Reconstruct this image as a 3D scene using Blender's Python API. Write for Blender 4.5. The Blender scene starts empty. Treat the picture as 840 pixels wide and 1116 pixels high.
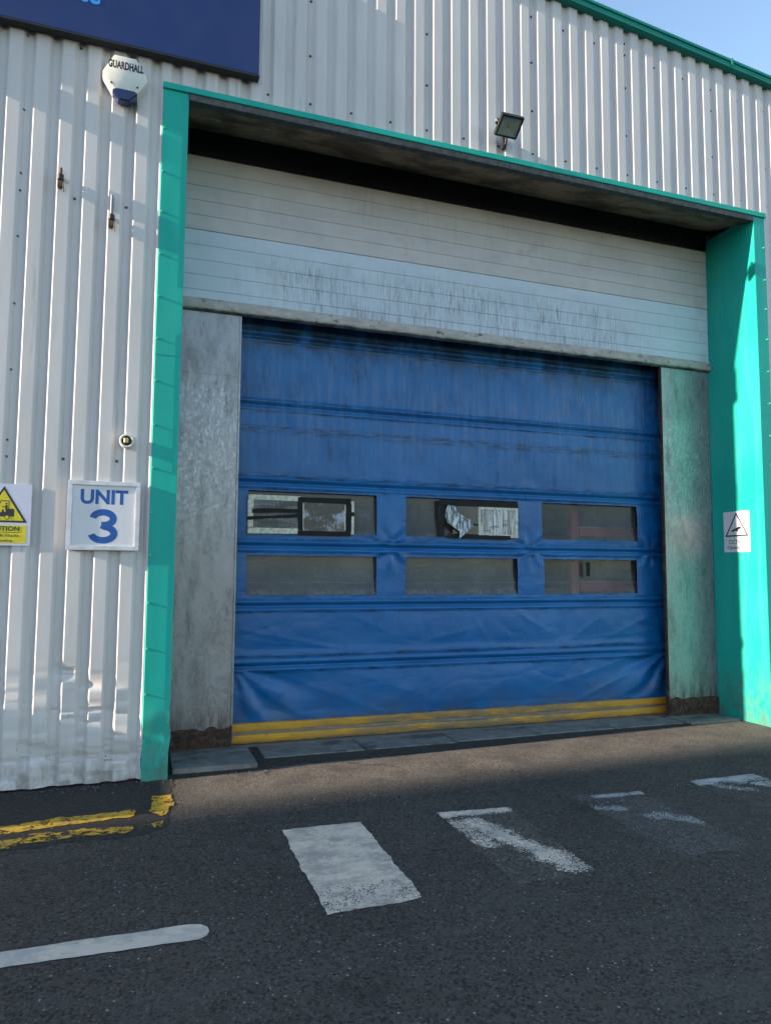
import bpy, bmesh, math, random
from math import radians, sin, cos, pi, exp
from mathutils import Vector, Matrix, noise

random.seed(7)
sc = bpy.context.scene
COL = sc.collection

# ------------------------------------------------------------------ helpers
def tag(o, label=None, cat=None, group=None, kind=None):
    if label: o['label'] = label
    if cat: o['category'] = cat
    if group: o['group'] = group
    if kind: o['kind'] = kind
    return o

def empty(name, loc=(0, 0, 0), **k):
    o = bpy.data.objects.new(name, None); COL.objects.link(o)
    o.location = loc; o.empty_display_size = .1
    return tag(o, **k)

def origin(o):
    v = Vector((0, 0, 0))
    while o is not None:
        v += o.location; o = o.parent
    return v

class MB:
    """collects faces given in world coordinates; build() links them as one mesh object"""
    def __init__(s): s.bm = bmesh.new()
    def face(s, pts):
        return s.bm.faces.new([s.bm.verts.new(p) for p in pts])
    def box(s, a, b, bev=0.0, seg=1):
        t = bmesh.new()
        x0, y0, z0 = a; x1, y1, z1 = b
        vs = [t.verts.new(p) for p in [(x0,y0,z0),(x1,y0,z0),(x1,y1,z0),(x0,y1,z0),(x0,y0,z1),(x1,y0,z1),(x1,y1,z1),(x0,y1,z1)]]
        for f in [(0,3,2,1),(4,5,6,7),(0,1,5,4),(1,2,6,5),(2,3,7,6),(3,0,4,7)]:
            t.faces.new([vs[i] for i in f])
        if bev > 0:
            bmesh.ops.bevel(t, geom=t.edges[:], offset=bev, segments=seg, affect='EDGES')
        s.join(t); return s
    def join(s, t, M=None):
        m = bpy.data.meshes.new('tmp'); 
        if M is not None: t.transform(M)
        t.to_mesh(m); t.free(); s.bm.from_mesh(m); bpy.data.meshes.remove(m)
    def prism(s, pts, y0, y1, bev=0.0, M=None):
        """outline pts (x,z) extruded from y0 to y1"""
        t = bmesh.new()
        a = [t.verts.new((x, y0, z)) for x, z in pts]
        b = [t.verts.new((x, y1, z)) for x, z in pts]
        t.faces.new(a); t.faces.new(list(reversed(b)))
        n = len(pts)
        for i in range(n):
            j = (i + 1) % n
            t.faces.new([a[j], a[i], b[i], b[j]])
        bmesh.ops.recalc_face_normals(t, faces=t.faces[:])
        if bev > 0:
            bmesh.ops.bevel(t, geom=t.edges[:], offset=bev, segments=2, affect='EDGES')
        s.join(t, M); return s
    def tube(s, p, q, r, r2=None, n=16, cap=True):
        p = Vector(p); q = Vector(q); d = q - p
        t = bmesh.new()
        bmesh.ops.create_cone(t, cap_ends=cap, segments=n, radius1=r, radius2=r if r2 is None else r2, depth=d.length)
        M = Matrix.Translation((p + q) / 2) @ d.to_track_quat('Z', 'Y').to_matrix().to_4x4()
        s.join(t, M); return s
    def bar(s, p, q, w, h):
        """flat stroke between (x,z) points in the plane y=h, width w"""
        return s
    def build(s, name, mat, parent=None, smooth=None, label=None):
        m = bpy.data.meshes.new(name)
        if parent is not None:
            o_ = origin(parent)
            bmesh.ops.translate(s.bm, verts=s.bm.verts[:], vec=-o_)
        s.bm.to_mesh(m); s.bm.free()
        if mat: m.materials.append(mat)
        if smooth is not None:
            for p in m.polygons: p.use_smooth = True
            m.set_sharp_from_angle(angle=radians(smooth))
        o = bpy.data.objects.new(name, m); COL.objects.link(o)
        if parent is not None: o.parent = parent
        if label: o['label'] = label
        return o

def text_bm(s, x0, x1, z0, z1, bold=0.0, depth=0.0008, shear=0.0):
    """lettering fitted to a box in the xz plane, front at y=0, as a bmesh"""
    cu = bpy.data.curves.new('t', 'FONT'); cu.body = s; cu.size = 1; cu.offset = bold; cu.extrude = depth
    cu.shear = shear; cu.resolution_u = 6
    ob = bpy.data.objects.new('t', cu); COL.objects.link(ob)
    bpy.context.view_layer.update()
    dg = bpy.context.evaluated_depsgraph_get()
    me = bpy.data.meshes.new_from_object(ob.evaluated_get(dg))
    bpy.data.objects.remove(ob); bpy.data.curves.remove(cu)
    t = bmesh.new(); t.from_mesh(me); bpy.data.meshes.remove(me)
    xs = [v.co.x for v in t.verts]; ys = [v.co.y for v in t.verts]
    a, b, c, d = min(xs), max(xs), min(ys), max(ys)
    for v in t.verts:
        x = x0 + (v.co.x - a) / (b - a) * (x1 - x0)
        z = z0 + (v.co.y - c) / (d - c) * (z1 - z0)
        v.co = (x, -v.co.z - depth, z)
    return t

def strokes(pts, w, closed=False):
    """polyline (x,z) -> list of quads of width w with mitred joints"""
    n = len(pts); out = []
    P = [Vector(p) for p in pts]
    L, R_ = [], []
    for i in range(n):
        if closed or 0 < i < n - 1:
            d0 = (P[i] - P[i - 1]).normalized(); d1 = (P[(i + 1) % n] - P[i]).normalized()
        elif i == 0: d0 = d1 = (P[1] - P[0]).normalized()
        else: d0 = d1 = (P[i] - P[i - 1]).normalized()
        nn = Vector((-d0.y - d1.y, d0.x + d1.x)).normalized()
        k = w / 2 / max(.35, nn.dot(Vector((-d0.y, d0.x))))
        L.append(P[i] + nn * k); R_.append(P[i] - nn * k)
    for i in range(n if closed else n - 1):
        j = (i + 1) % n
        out.append([L[i], R_[i], R_[j], L[j]])
    return out

def disc(cx, cz, r, n=20):
    return [(cx + r * cos(2 * pi * i / n), cz + r * sin(2 * pi * i / n)) for i in range(n)]

def N3(x, y, z): return noise.noise(Vector((x, y, z)))
def FB(x, y, z, o=4): return noise.fractal(Vector((x, y, z)), 1.0, 2.0, o)

# ------------------------------------------------------------------ materials
class Mat:
    def __init__(s, name):
        s.m = bpy.data.materials.new(name); s.m.use_nodes = True
        s.t = s.m.node_tree; s.t.nodes.clear()
        s.out = s.t.nodes.new('ShaderNodeOutputMaterial')
        s.b = s.t.nodes.new('ShaderNodeBsdfPrincipled')
        s.t.links.new(s.b.outputs[0], s.out.inputs[0])
        s.co = s.t.nodes.new('ShaderNodeTexCoord').outputs['Object']
    def set(s, sock, v):
        if hasattr(v, 'links'): s.t.links.new(v, sock)
        elif isinstance(v, (tuple, list)) and len(v) == 3 and sock.type == 'RGBA': sock.default_value = (*v, 1)
        else: sock.default_value = v
    def P(s, **k):
        for a, v in k.items(): s.set(s.b.inputs[a.replace('_', ' ')], v)
        return s
    def map(s, scale=(1, 1, 1), loc=(0, 0, 0), rot=(0, 0, 0)):
        n = s.t.nodes.new('ShaderNodeMapping'); s.t.links.new(s.co, n.inputs[0])
        n.inputs['Scale'].default_value = scale; n.inputs['Location'].default_value = loc; n.inputs['Rotation'].default_value = rot
        return n.outputs[0]
    def noise(s, scale=5, detail=4, rough=.55, vec=None, dist=0):
        n = s.t.nodes.new('ShaderNodeTexNoise'); s.t.links.new(vec or s.co, n.inputs['Vector'])
        n.inputs['Scale'].default_value = scale; n.inputs['Detail'].default_value = detail
        n.inputs['Roughness'].default_value = rough; n.inputs['Distortion'].default_value = dist
        return n.outputs[0]
    def vor(s, scale=5, feature='F1', out='Distance', vec=None):
        n = s.t.nodes.new('ShaderNodeTexVoronoi'); n.feature = feature
        s.t.links.new(vec or s.co, n.inputs['Vector']); n.inputs['Scale'].default_value = scale
        return n.outputs[out]
    def ramp(s, fac, a, b, lo=0.0, hi=1.0):
        n = s.t.nodes.new('ShaderNodeMapRange'); n.interpolation_type = 'SMOOTHSTEP'
        s.set(n.inputs['Value'], fac)
        n.inputs['From Min'].default_value = a; n.inputs['From Max'].default_value = b
        n.inputs['To Min'].default_value = lo; n.inputs['To Max'].default_value = hi
        return n.outputs[0]
    def math(s, op, a, b=0.0):
        n = s.t.nodes.new('ShaderNodeMath'); n.operation = op; s.set(n.inputs[0], a); s.set(n.inputs[1], b)
        return n.outputs[0]
    def mul(s, a, b): return s.math('MULTIPLY', a, b)
    def add(s, a, b): return s.math('ADD', a, b)
    def mx(s, a, b): return s.math('MAXIMUM', a, b)
    def mix(s, f, a, b):
        n = s.t.nodes.new('ShaderNodeMix'); n.data_type = 'RGBA'
        s.set(n.inputs[0], f); s.set(n.inputs[6], a); s.set(n.inputs[7], b)
        return n.outputs[2]
    def sep(s, i):
        n = s.t.nodes.new('ShaderNodeSeparateXYZ'); s.t.links.new(s.co, n.inputs[0]); return n.outputs[i]
    def band(s, v, a, b, soft):
        """1 between a and b with soft edges"""
        return s.mul(s.ramp(v, a - soft, a + soft), s.ramp(v, b - soft, b + soft, 1, 0))
    def bump(s, h, strength=.3, dist=.01):
        n = s.t.nodes.new('ShaderNodeBump'); s.set(n.inputs['Height'], h)
        n.inputs['Strength'].default_value = strength; n.inputs['Distance'].default_value = dist
        s.t.links.new(n.outputs[0], s.b.inputs['Normal']); return s
    def alpha(s, fac):
        """1 keeps the surface, 0 lets one see through"""
        tr = s.t.nodes.new('ShaderNodeBsdfTransparent'); mxn = s.t.nodes.new('ShaderNodeMixShader')
        s.set(mxn.inputs[0], fac); s.t.links.new(tr.outputs[0], mxn.inputs[1]); s.t.links.new(s.b.outputs[0], mxn.inputs[2])
        s.t.links.new(mxn.outputs[0], s.out.inputs[0]); return s

def simple(name, col, rough=.5, metal=0.0, var=.15, scale=8.0, spec=.5):
    m = Mat(name); n = m.noise(scale, 5, .6)
    f = m.ramp(n, .3, .7)
    m.P(Base_Color=m.mix(f, tuple(c * (1 - var) for c in col), tuple(min(1, c * (1 + var)) for c in col)),
        Roughness=m.ramp(m.noise(scale * 3), .3, .7, rough - .06, min(1, rough + .08)), Metallic=metal)
    m.b.inputs['Specular IOR Level'].default_value = spec
    return m.m

def m_cladding(name, dirt_low):
    m = Mat(name)
    n = m.noise(3, 6, .6, m.map((1, 1, .25)))
    base = m.mix(m.ramp(n, .3, .7), (.56, .53, .515), (.64, .61, .595))
    st = m.noise(14, 5, .65, m.map((1, 1, .07)))
    mask = m.noise(1.1, 3, .5, m.map((1, 1, .4), (4, 0, 1)))
    drip = m.mul(m.ramp(st, .56, .74), m.ramp(mask, .46, .66))
    base = m.mix(m.mul(drip, .55), base, (.20, .20, .19))
    fine = m.noise(170, 3, .6)
    base = m.mix(m.mul(m.ramp(fine, .62, .75), .22), base, (.30, .28, .25))
    if dirt_low:
        z = m.sep(2)
        low = m.mul(m.ramp(z, .02, .34, 1, 0), m.ramp(m.noise(9, 6, .7, m.map((1, 1, .6))), .36, .66))
        base = m.mix(m.mul(low, .75), base, (.22, .19, .155))
        sc_ = m.noise(26, 5, .75, m.map((1, 1, .35), (2, 0, 0)))
        base = m.mix(m.mul(m.mul(m.ramp(sc_, .64, .70), m.ramp(z, .2, 1.3, 1, .08)), .7), base, (.2, .18, .16))
    m.P(Base_Color=base, Roughness=m.ramp(n, .3, .7, .42, .55))
    m.bump(m.add(m.mul(n, .6), m.mul(fine, .05)), .12, .01)
    return m.m

def m_teal(name, k=1.0):
    m = Mat(name)
    n = m.noise(2.5, 5, .6, m.map((1, 1, .35)))
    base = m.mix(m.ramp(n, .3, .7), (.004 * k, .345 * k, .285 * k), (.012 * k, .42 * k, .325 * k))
    sp = m.noise(60, 4, .7)
    base = m.mix(m.mul(m.ramp(sp, .64, .72), .35), base, (.12, .20, .17))
    fade = m.noise(9, 5, .65, m.map((1, 1, .08)))
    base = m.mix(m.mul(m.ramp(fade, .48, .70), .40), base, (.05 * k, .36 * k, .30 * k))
    scr = m.noise(34, 6, .8, m.map((1, 1, .5), (5, 2, 1)))
    base = m.mix(m.mul(m.mul(m.ramp(scr, .62, .66), m.ramp(m.sep(2), .3, 2.2, 1, .12)), .7), base, (.09, .10, .09))
    low = m.mul(m.ramp(m.sep(2), .0, .75, 1, 0), m.ramp(m.noise(11, 6, .75, m.map((1, 1, .5))), .38, .60))
    base = m.mix(m.mul(low, .72), base, (.10, .15, .12))
    m.P(Base_Color=base, Roughness=m.ramp(n, .3, .7, .45, .6))
    m.b.inputs['Specular IOR Level'].default_value = .28
    m.bump(n, .1, .01)
    return m.m

def m_roller(name):
    m = Mat(name)
    x, z = m.sep(0), m.sep(2)
    n = m.noise(2, 5, .6, m.map((1, 1, 2)))
    up = m.mix(m.ramp(n, .3, .7), (.49, .455, .45), (.57, .535, .525))
    lo = m.mix(m.ramp(n, .3, .7), (.50, .57, .64), (.57, .64, .71))
    base = m.mix(m.ramp(z, 4.719, 4.723, 1, 0), up, lo)
    # black run marks down the lower section, and a faint veil over the upper one
    st = m.noise(60, 6, .75, m.map((1, 1, .11)))
    st2 = m.noise(9, 4, .6, m.map((1, 1, .16), (7, 0, 0)))
    zone = m.mul(m.band(z, 3.98, 4.56, .14), m.mul(m.ramp(x, .35, 1.6), m.ramp(x, 4.6, 5.6, 1, 0)))
    fs_ = m.noise(75, 5, .75, m.map((1, 1, .05), (2, 0, 0)))
    dr = m.mul(m.add(m.mul(m.ramp(st, .46, .68), m.ramp(st2, .34, .58, .25, 1)), m.mul(m.ramp(fs_, .44, .68), m.ramp(st2, .30, .60, .3, .8))), m.mul(zone, m.ramp(m.noise(1.3, 4, .6, m.map((1, 1, 1.6), (6, 0, 0))), .30, .58, .35, 1)))
    dr = m.math('MINIMUM', dr, 1.0)
    base = m.mix(m.mul(dr, .74), base, (.13, .13, .135))
    veil = m.mul(m.ramp(m.noise(40, 4, .7, m.map((1, 1, .06), (3, 0, 0))), .5, .72), m.ramp(z, 4.6, 5.4, .25, .6))
    base = m.mix(m.mul(veil, .45), base, (.27, .25, .23))
    blot = m.ramp(m.noise(3.2, 5, .6, m.map((1, 1, 1), (5, 0, 2))), .56, .74)
    base = m.mix(m.mul(blot, .35), base, (.32, .30, .26))
    m.P(Base_Color=base, Roughness=m.ramp(n, .3, .7, .38, .55))
    m.bump(m.noise(260, 2, .5), .05, .004)
    return m.m

def m_galv(name):
    m = Mat(name)
    z = m.sep(2)
    v = m.vor(38, 'F1', 'Color')
    sp = m.t.nodes.new('ShaderNodeSeparateColor'); m.t.links.new(v, sp.inputs[0])
    g = sp.outputs[0]
    run = m.noise(15, 6, .75, m.map((1, 1, .22)))
    fle = m.noise(62, 5, .72, m.map((1, 1, .34), (3, 0, 1)))
    base = m.mix(g, (.285, .285, .302), (.355, .355, .372))
    white = m.mul(m.ramp(fle, .50, .62), m.mul(m.ramp(z, 1.7, 2.5), m.ramp(z, 3.25, 3.45, 1, .12)))
    base = m.mix(m.mul(white, .62), base, (.56, .575, .60))
    base = m.mix(m.mul(m.ramp(run, .52, .70), .65), base, (.15, .145, .15))
    bleed = m.mul(m.ramp(z, .17, .52, 1, 0), m.ramp(m.noise(16, 6, .75, m.map((1, 1, .16), (1, 3, 0))), .40, .64))
    base = m.mix(m.mul(bleed, .85), base, (.085, .042, .026))
    grime = m.mul(m.ramp(m.noise(6, 7, .75, m.map((1, 1, .3), (9, 0, 4))), .48, .68), .5)
    base = m.mix(grime, base, (.13, .125, .12))
    dots = m.ramp(m.vor(11, 'F1'), .045, .075, 1, 0)
    base = m.mix(m.mul(dots, .7), base, (.09, .085, .08))
    m.P(Base_Color=base, Metallic=.6, Roughness=m.ramp(m.add(m.mul(g, .4), m.mul(run, .6)), .2, .8, .30, .52))
    m.bump(m.add(run, m.mul(fle, .5)), .12, .01)
    return m.m

def m_rust(name):
    m = Mat(name)
    n = m.noise(28, 7, .75); b = m.noise(9, 5, .6)
    base = m.mix(m.ramp(n, .36, .64), (.012, .009, .008), (.10, .045, .028))
    base = m.mix(m.mul(m.ramp(b, .60, .68), .5), base, (.16, .12, .10))
    m.P(Base_Color=base, Roughness=.85); m.bump(n, .9, .012)
    return m.m

def m_vinyl(name):
    m = Mat(name)
    x, z = m.sep(0), m.sep(2)
    n = m.noise(1.6, 5, .6)
    base = m.mix(m.ramp(n, .3, .7), (.002, .102, .300), (.003, .132, .370))
    # washed vertical wipe marks, strongest in the two upper sections
    wv = m.noise(22, 5, .65, m.map((1, 1, .07)))
    upz = m.ramp(z, 2.3, 3.2)
    base = m.mix(m.mul(m.mul(m.ramp(wv, .42, .66), upz), .62), base, (.075, .16, .33))
    # soot: blotches, and rows of little scuffs hanging under each batten
    bl = m.noise(2.3, 8, .75, m.map((1, 1, .75), (3, 0, 5)))
    base = m.mix(m.mul(m.ramp(bl, .54, .76), m.ramp(z, .6, 3.3, .30, .45)), base, (.006, .016, .040))
    scf = m.noise(13, 8, .82, m.map((.45, 1, 2.6)))
    rows = None
    for c, w in [(3.13, .015), (3.235, .012), (2.375, .015), (2.50, .03), (1.77, .012), (1.90, .015), (1.21, .015), (1.335, .012), (.65, .015), (.80, .02), (.205, .015), (3.80, .02), (2.95, .04)]:
        k = m.band(z, c - w, c + w, .022)
        rows = k if rows is None else m.mx(rows, k)
    base = m.mix(m.mul(m.mul(m.ramp(scf, .44, .60), rows), .85), base, (.006, .010, .020))
    smear = m.noise(11, 7, .75, m.map((1, 1, .13), (6, 0, 2)))
    base = m.mix(m.mul(m.mul(m.ramp(smear, .50, .68), m.ramp(bl, .40, .62)), m.mul(m.ramp(z, 1.9, 2.7, .15, 1), .75)), base, (.008, .022, .060))
    scuff = m.noise(20, 7, .8, m.map((.16, 1, 1.2), (2, 0, 1), (0, .12, 0)))
    base = m.mix(m.mul(m.ramp(scuff, .60, .68), .45), base, (.06, .15, .34))
    topdark = m.mul(m.ramp(z, 3.55, 3.9), m.ramp(m.noise(5, 6, .75, m.map((1, 1, .4))), .35, .6))  # patchy darkening towards the top of the curtain
    base = m.mix(m.mul(topdark, .8), base, (.006, .014, .035))
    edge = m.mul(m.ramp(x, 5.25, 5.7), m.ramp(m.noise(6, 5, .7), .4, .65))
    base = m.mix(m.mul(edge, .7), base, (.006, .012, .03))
    low = m.mul(m.ramp(z, .2, .5, 1, 0), m.ramp(m.noise(3, 4, .6), .3, .65))
    base = m.mix(m.mul(low, .55), base, (.06, .085, .13))
    sp = m.ramp(m.vor(7, 'F1'), .02, .04, 1, 0)
    base = m.mix(m.mul(sp, .5), base, (.02, .02, .02))
    m.P(Base_Color=base, Roughness=m.ramp(bl, .3, .75, .26, .48))
    m.b.inputs['Specular IOR Level'].default_value = .45
    wr = m.noise(7, 5, .62, m.map((.5, 1, 1), (0, 0, 0), (0, .35, 0)), .6)
    m.bump(m.add(m.add(m.add(m.mul(wr, .30), m.mul(m.mul(wv, upz), .5)), m.mul(m.noise(34, 4, .6), .18)), m.mul(scf, .10)), .6, .016)
    return m.m

def m_yellow(name):
    m = Mat(name)
    x = m.sep(0)
    n = m.noise(5, 6, .7, m.map((1, 1, 3)))
    base = m.mix(m.ramp(n, .3, .7), (.58, .265, .006), (.70, .34, .010))
    mid = m.band(x, 1.9, 4.7, .8)
    d = m.mul(m.ramp(m.noise(7, 6, .75, m.map((.5, 1, 2.2), (1, 0, 0))), .30, .56), m.add(m.mul(mid, .85), .25))
    base = m.mix(m.mul(d, .8), base, (.17, .13, .085))
    lowg = m.mul(m.mx(m.ramp(m.sep(2), .012, .05, 1, 0), m.band(m.sep(2), .10, .125, .012)), m.ramp(m.noise(9, 7, .8, m.map((.5, 1, 1))), .34, .6))
    base = m.mix(m.mul(lowg, .8), base, (.10, .08, .055))
    sc_ = m.ramp(m.noise(50, 5, .8, m.map((.4, 1, 1))), .56, .66)
    base = m.mix(m.mul(sc_, .5), base, (.05, .04, .03))
    m.P(Base_Color=base, Roughness=.5); m.bump(n, .25, .01)
    return m.m

def m_pane(name, col, alpha):
    m = Mat(name)
    n = m.noise(5, 6, .65, m.map((.8, 1, 1)))
    scr = m.noise(40, 5, .7, m.map((.12, 1, 1)))
    vs = m.noise(60, 4, .7, m.map((1, 1, .12)))
    base = m.mix(m.ramp(n, .3, .7), tuple(c * .85 for c in col), tuple(c * 1.15 for c in col))
    base = m.mix(m.mul(m.ramp(scr, .54, .72), .35), base, (.17, .16, .15))
    base = m.mix(m.mul(m.ramp(vs, .48, .72), .45), base, (.15, .145, .14))
    z = m.sep(2); x = m.sep(0)
    wob = m.add(z, m.mul(m.noise(2.5, 3, .5, m.map((1, 1, 0))), .03))
    fold = m.mx(m.band(wob, 1.497, 1.500, .003), m.mul(m.band(wob, 2.222, 2.224, .003), .5))
    base = m.mix(m.mul(fold, .7), base, (.30, .30, .29))
    low = m.mx(m.band(z, 1.36, 1.42, .03), m.mul(m.band(z, 1.95, 1.985, .02), .6))
    base = m.mix(m.mul(m.mul(low, m.ramp(m.noise(24, 6, .8, m.map((1, 1, .5))), .42, .60)), .8), base, (.21, .205, .195))
    haze = m.ramp(m.noise(1.4, 4, .6, m.map((1, 1, 1.2), (3, 0, 0))), .36, .66)
    base = m.mix(m.mul(haze, .5), base, (.15, .145, .14))
    base = m.mix(m.mul(m.ramp(m.noise(3.2, 6, .7, m.map((1, 1, .5), (8, 0, 0))), .52, .7), .7), base, (.018, .018, .018))
    m.P(Base_Color=base, Roughness=m.ramp(n, .3, .7, .12, .24))
    m.b.inputs['Specular IOR Level'].default_value = .55
    m.bump(m.add(m.mul(n, .5), m.mul(scr, .2)), .14, .01)
    m.alpha(m.ramp(m.add(m.mul(n, .5), m.mul(scr, .5)), .35, .7, alpha - .06, alpha + .06))
    return m.m

def asphalt_nodes(m, dark=1.0):
    fine = m.vor(150, 'F1', 'Color'); sp = m.t.nodes.new('ShaderNodeSeparateColor'); m.t.links.new(fine, sp.inputs[0])
    d = m.vor(150, 'F1'); c2 = m.vor(85, 'F1'); 
    cc = m.vor(85, 'F1', 'Color'); sp2 = m.t.nodes.new('ShaderNodeSeparateColor'); m.t.links.new(cc, sp2.inputs[0])
    big = m.noise(.75, 7, .68); mid = m.noise(3.1, 6, .65)
    base = m.mix(m.ramp(big, .3, .7), (.056 * dark, .0455 * dark, .0360 * dark), (.088 * dark, .072 * dark, .058 * dark))
    base = m.mix(m.mul(m.ramp(mid, .46, .7), .45), base, (.056 * dark, .054 * dark, .051 * dark))
    st = m.mul(m.ramp(sp.outputs[0], .5, .95), m.ramp(d, .25, .5, 1, 0))
    base = m.mix(m.mul(st, .7), base, (.12, .115, .106))
    hi = m.mul(m.ramp(sp2.outputs[1], .93, .96), m.ramp(c2, .28, .42, 1, 0))
    base = m.mix(m.mul(hi, .8), base, (.30, .29, .27))
    pit = m.mul(m.ramp(sp.outputs[2], .6, .9), m.ramp(d, .2, .5, 1, 0))
    base = m.mix(m.mul(pit, .5), base, (.010, .010, .010))
    gv = m.vor(84, 'F1', 'Color'); gs = m.t.nodes.new('ShaderNodeSeparateColor'); m.t.links.new(gv, gs.inputs[0])
    base = m.mix(m.ramp(gs.outputs[0], .5, 1.0, 0, .75), base, (.105 * dark, .10 * dark, .094 * dark))
    base = m.mix(m.ramp(gs.outputs[1], .0, .5, .8, 0), base, (.010, .0098, .0095))
    sv = m.vor(46, 'F1', 'Color'); ss = m.t.nodes.new('ShaderNodeSeparateColor'); m.t.links.new(sv, ss.inputs[0])
    base = m.mix(m.mul(m.ramp(ss.outputs[0], .955, .97), m.ramp(m.vor(46, 'F1'), .16, .30, .9, 0)), base, (.42, .40, .37))
    h = m.add(m.ramp(d, .0, .6, 1, 0), m.mul(m.ramp(c2, 0, .6, 1, 0), .8))
    return base, h, big, mid

def gs_h(m): return m.noise(60, 4, .8)
def m_asphalt(name):
    m = Mat(name)
    base, h, big, mid = asphalt_nodes(m)
    x, y = m.sep(0), m.sep(1)
    # paler tarmac by the doorway, warmed to paint in its sunlit strip
    lit_strip = m.mul(m.band(y, -.62, .5, .30), m.band(x, .35, 7.5, .25))
    grain = m.vor(135, 'F1', 'Color'); gsp = m.t.nodes.new('ShaderNodeSeparateColor'); m.t.links.new(grain, gsp.inputs[0])
    lit_brown = m.mix(gsp.outputs[0], (.040, .035, .030), (.27, .232, .19))
    base = m.mix(m.mul(lit_strip, m.ramp(mid, .34, .62, .22, .70)), base, lit_brown)
    # oil drips and scuffed wheel paths
    oil = m.ramp(m.noise(.9, 6, .7, m.map((1, 1.6, 1), (11, 4, 0))), .58, .70)
    base = m.mix(m.mul(oil, .5), base, (.016, .0155, .015))
    drops = m.mul(m.ramp(m.vor(2.6, 'F1', 'Distance', m.map((1, 1, 1), (.3, .7, 0))), .05, .085, 1, 0), m.ramp(m.noise(1.2, 3), .5, .6))
    base = m.mix(m.mul(drops, .6), base, (.012, .012, .012))
    wheel = m.mul(m.ramp(m.noise(2.2, 6, .7, m.map((.35, 1.5, 1), (2, 9, 0), (0, 0, .5))), .52, .68), .30)
    base = m.mix(wheel, base, (.105, .098, .090))
    m.P(Base_Color=base, Roughness=m.ramp(mid, .3, .7, .78, .92))
    m.b.inputs['Specular IOR Level'].default_value = .35
    m.bump(m.add(h, m.mul(gs_h(m), .8)), .75, .007)
    return m.m

def m_asphalt_dark(name, k=.50):
    m = Mat(name)
    base, h, big, mid = asphalt_nodes(m, k)
    moss = m.mul(m.ramp(m.noise(14, 5, .7), .55, .68), .35)
    base = m.mix(moss, base, (.03, .032, .02))
    m.P(Base_Color=base, Roughness=.85); m.bump(m.add(h, m.mul(m.noise(28, 5, .8), 2.5)), 1.0, .012)
    return m.m

def m_concrete(name, tar):
    m = Mat(name)
    n = m.noise(7, 7, .7); f = m.noise(90, 4, .7)
    base = m.mix(m.ramp(n, .3, .7), (.135, .125, .115), (.235, .222, .205))
    base = m.mix(m.mul(m.ramp(f, .55, .7), .4), base, (.11, .11, .11))
    t = m.ramp(m.noise(2.6, 8, .75, m.map((.7, 1.3, 1), (tar, 1, 0))), .50, .60)
    base = m.mix(m.mul(t, .8), base, (.060, .055, .050))
    m.P(Base_Color=base, Roughness=.85); m.bump(m.add(n, m.mul(f, .3)), .5, .008)
    return m.m

def m_paint(name, col, wear_fn, dirt=(.22, .21, .20)):
    m = Mat(name)
    n = m.noise(12, 6, .7); f = m.noise(120, 4, .75)
    g = m.vor(140, 'F1')
    base = m.mix(m.ramp(n, .3, .7), tuple(c * .86 for c in col), col)
    base = m.mix(m.mul(m.ramp(m.noise(5, 7, .78, m.map((1, 1.4, 1), (3, 1, 0))), .42, .62), .62), base, dirt)
    base = m.mix(m.mul(m.ramp(f, .56, .7), .5), base, tuple(c * .5 for c in col))
    m.P(Base_Color=base, Roughness=.75)
    m.bump(m.add(m.mul(f, .5), m.ramp(g, 0, .6, 1, 0)), .35, .005)
    m.alpha(wear_fn(m)); return m.m

def m_sign_white(name, col=(.70, .69, .72), streak=.25):
    m = Mat(name)
    n = m.noise(6, 5, .6); f = m.noise(120, 4, .7)
    base = m.mix(m.ramp(n, .3, .7), tuple(c * .93 for c in col), col)
    base = m.mix(m.mul(m.ramp(f, .56, .66), streak), base, (.30, .30, .40))
    run = m.noise(40, 5, .7, m.map((1, 1, .1)))
    base = m.mix(m.mul(m.ramp(run, .60, .7), streak), base, (.45, .42, .40))
    m.P(Base_Color=base, Roughness=.35); m.bump(f, .08, .004)
    return m.m

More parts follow.
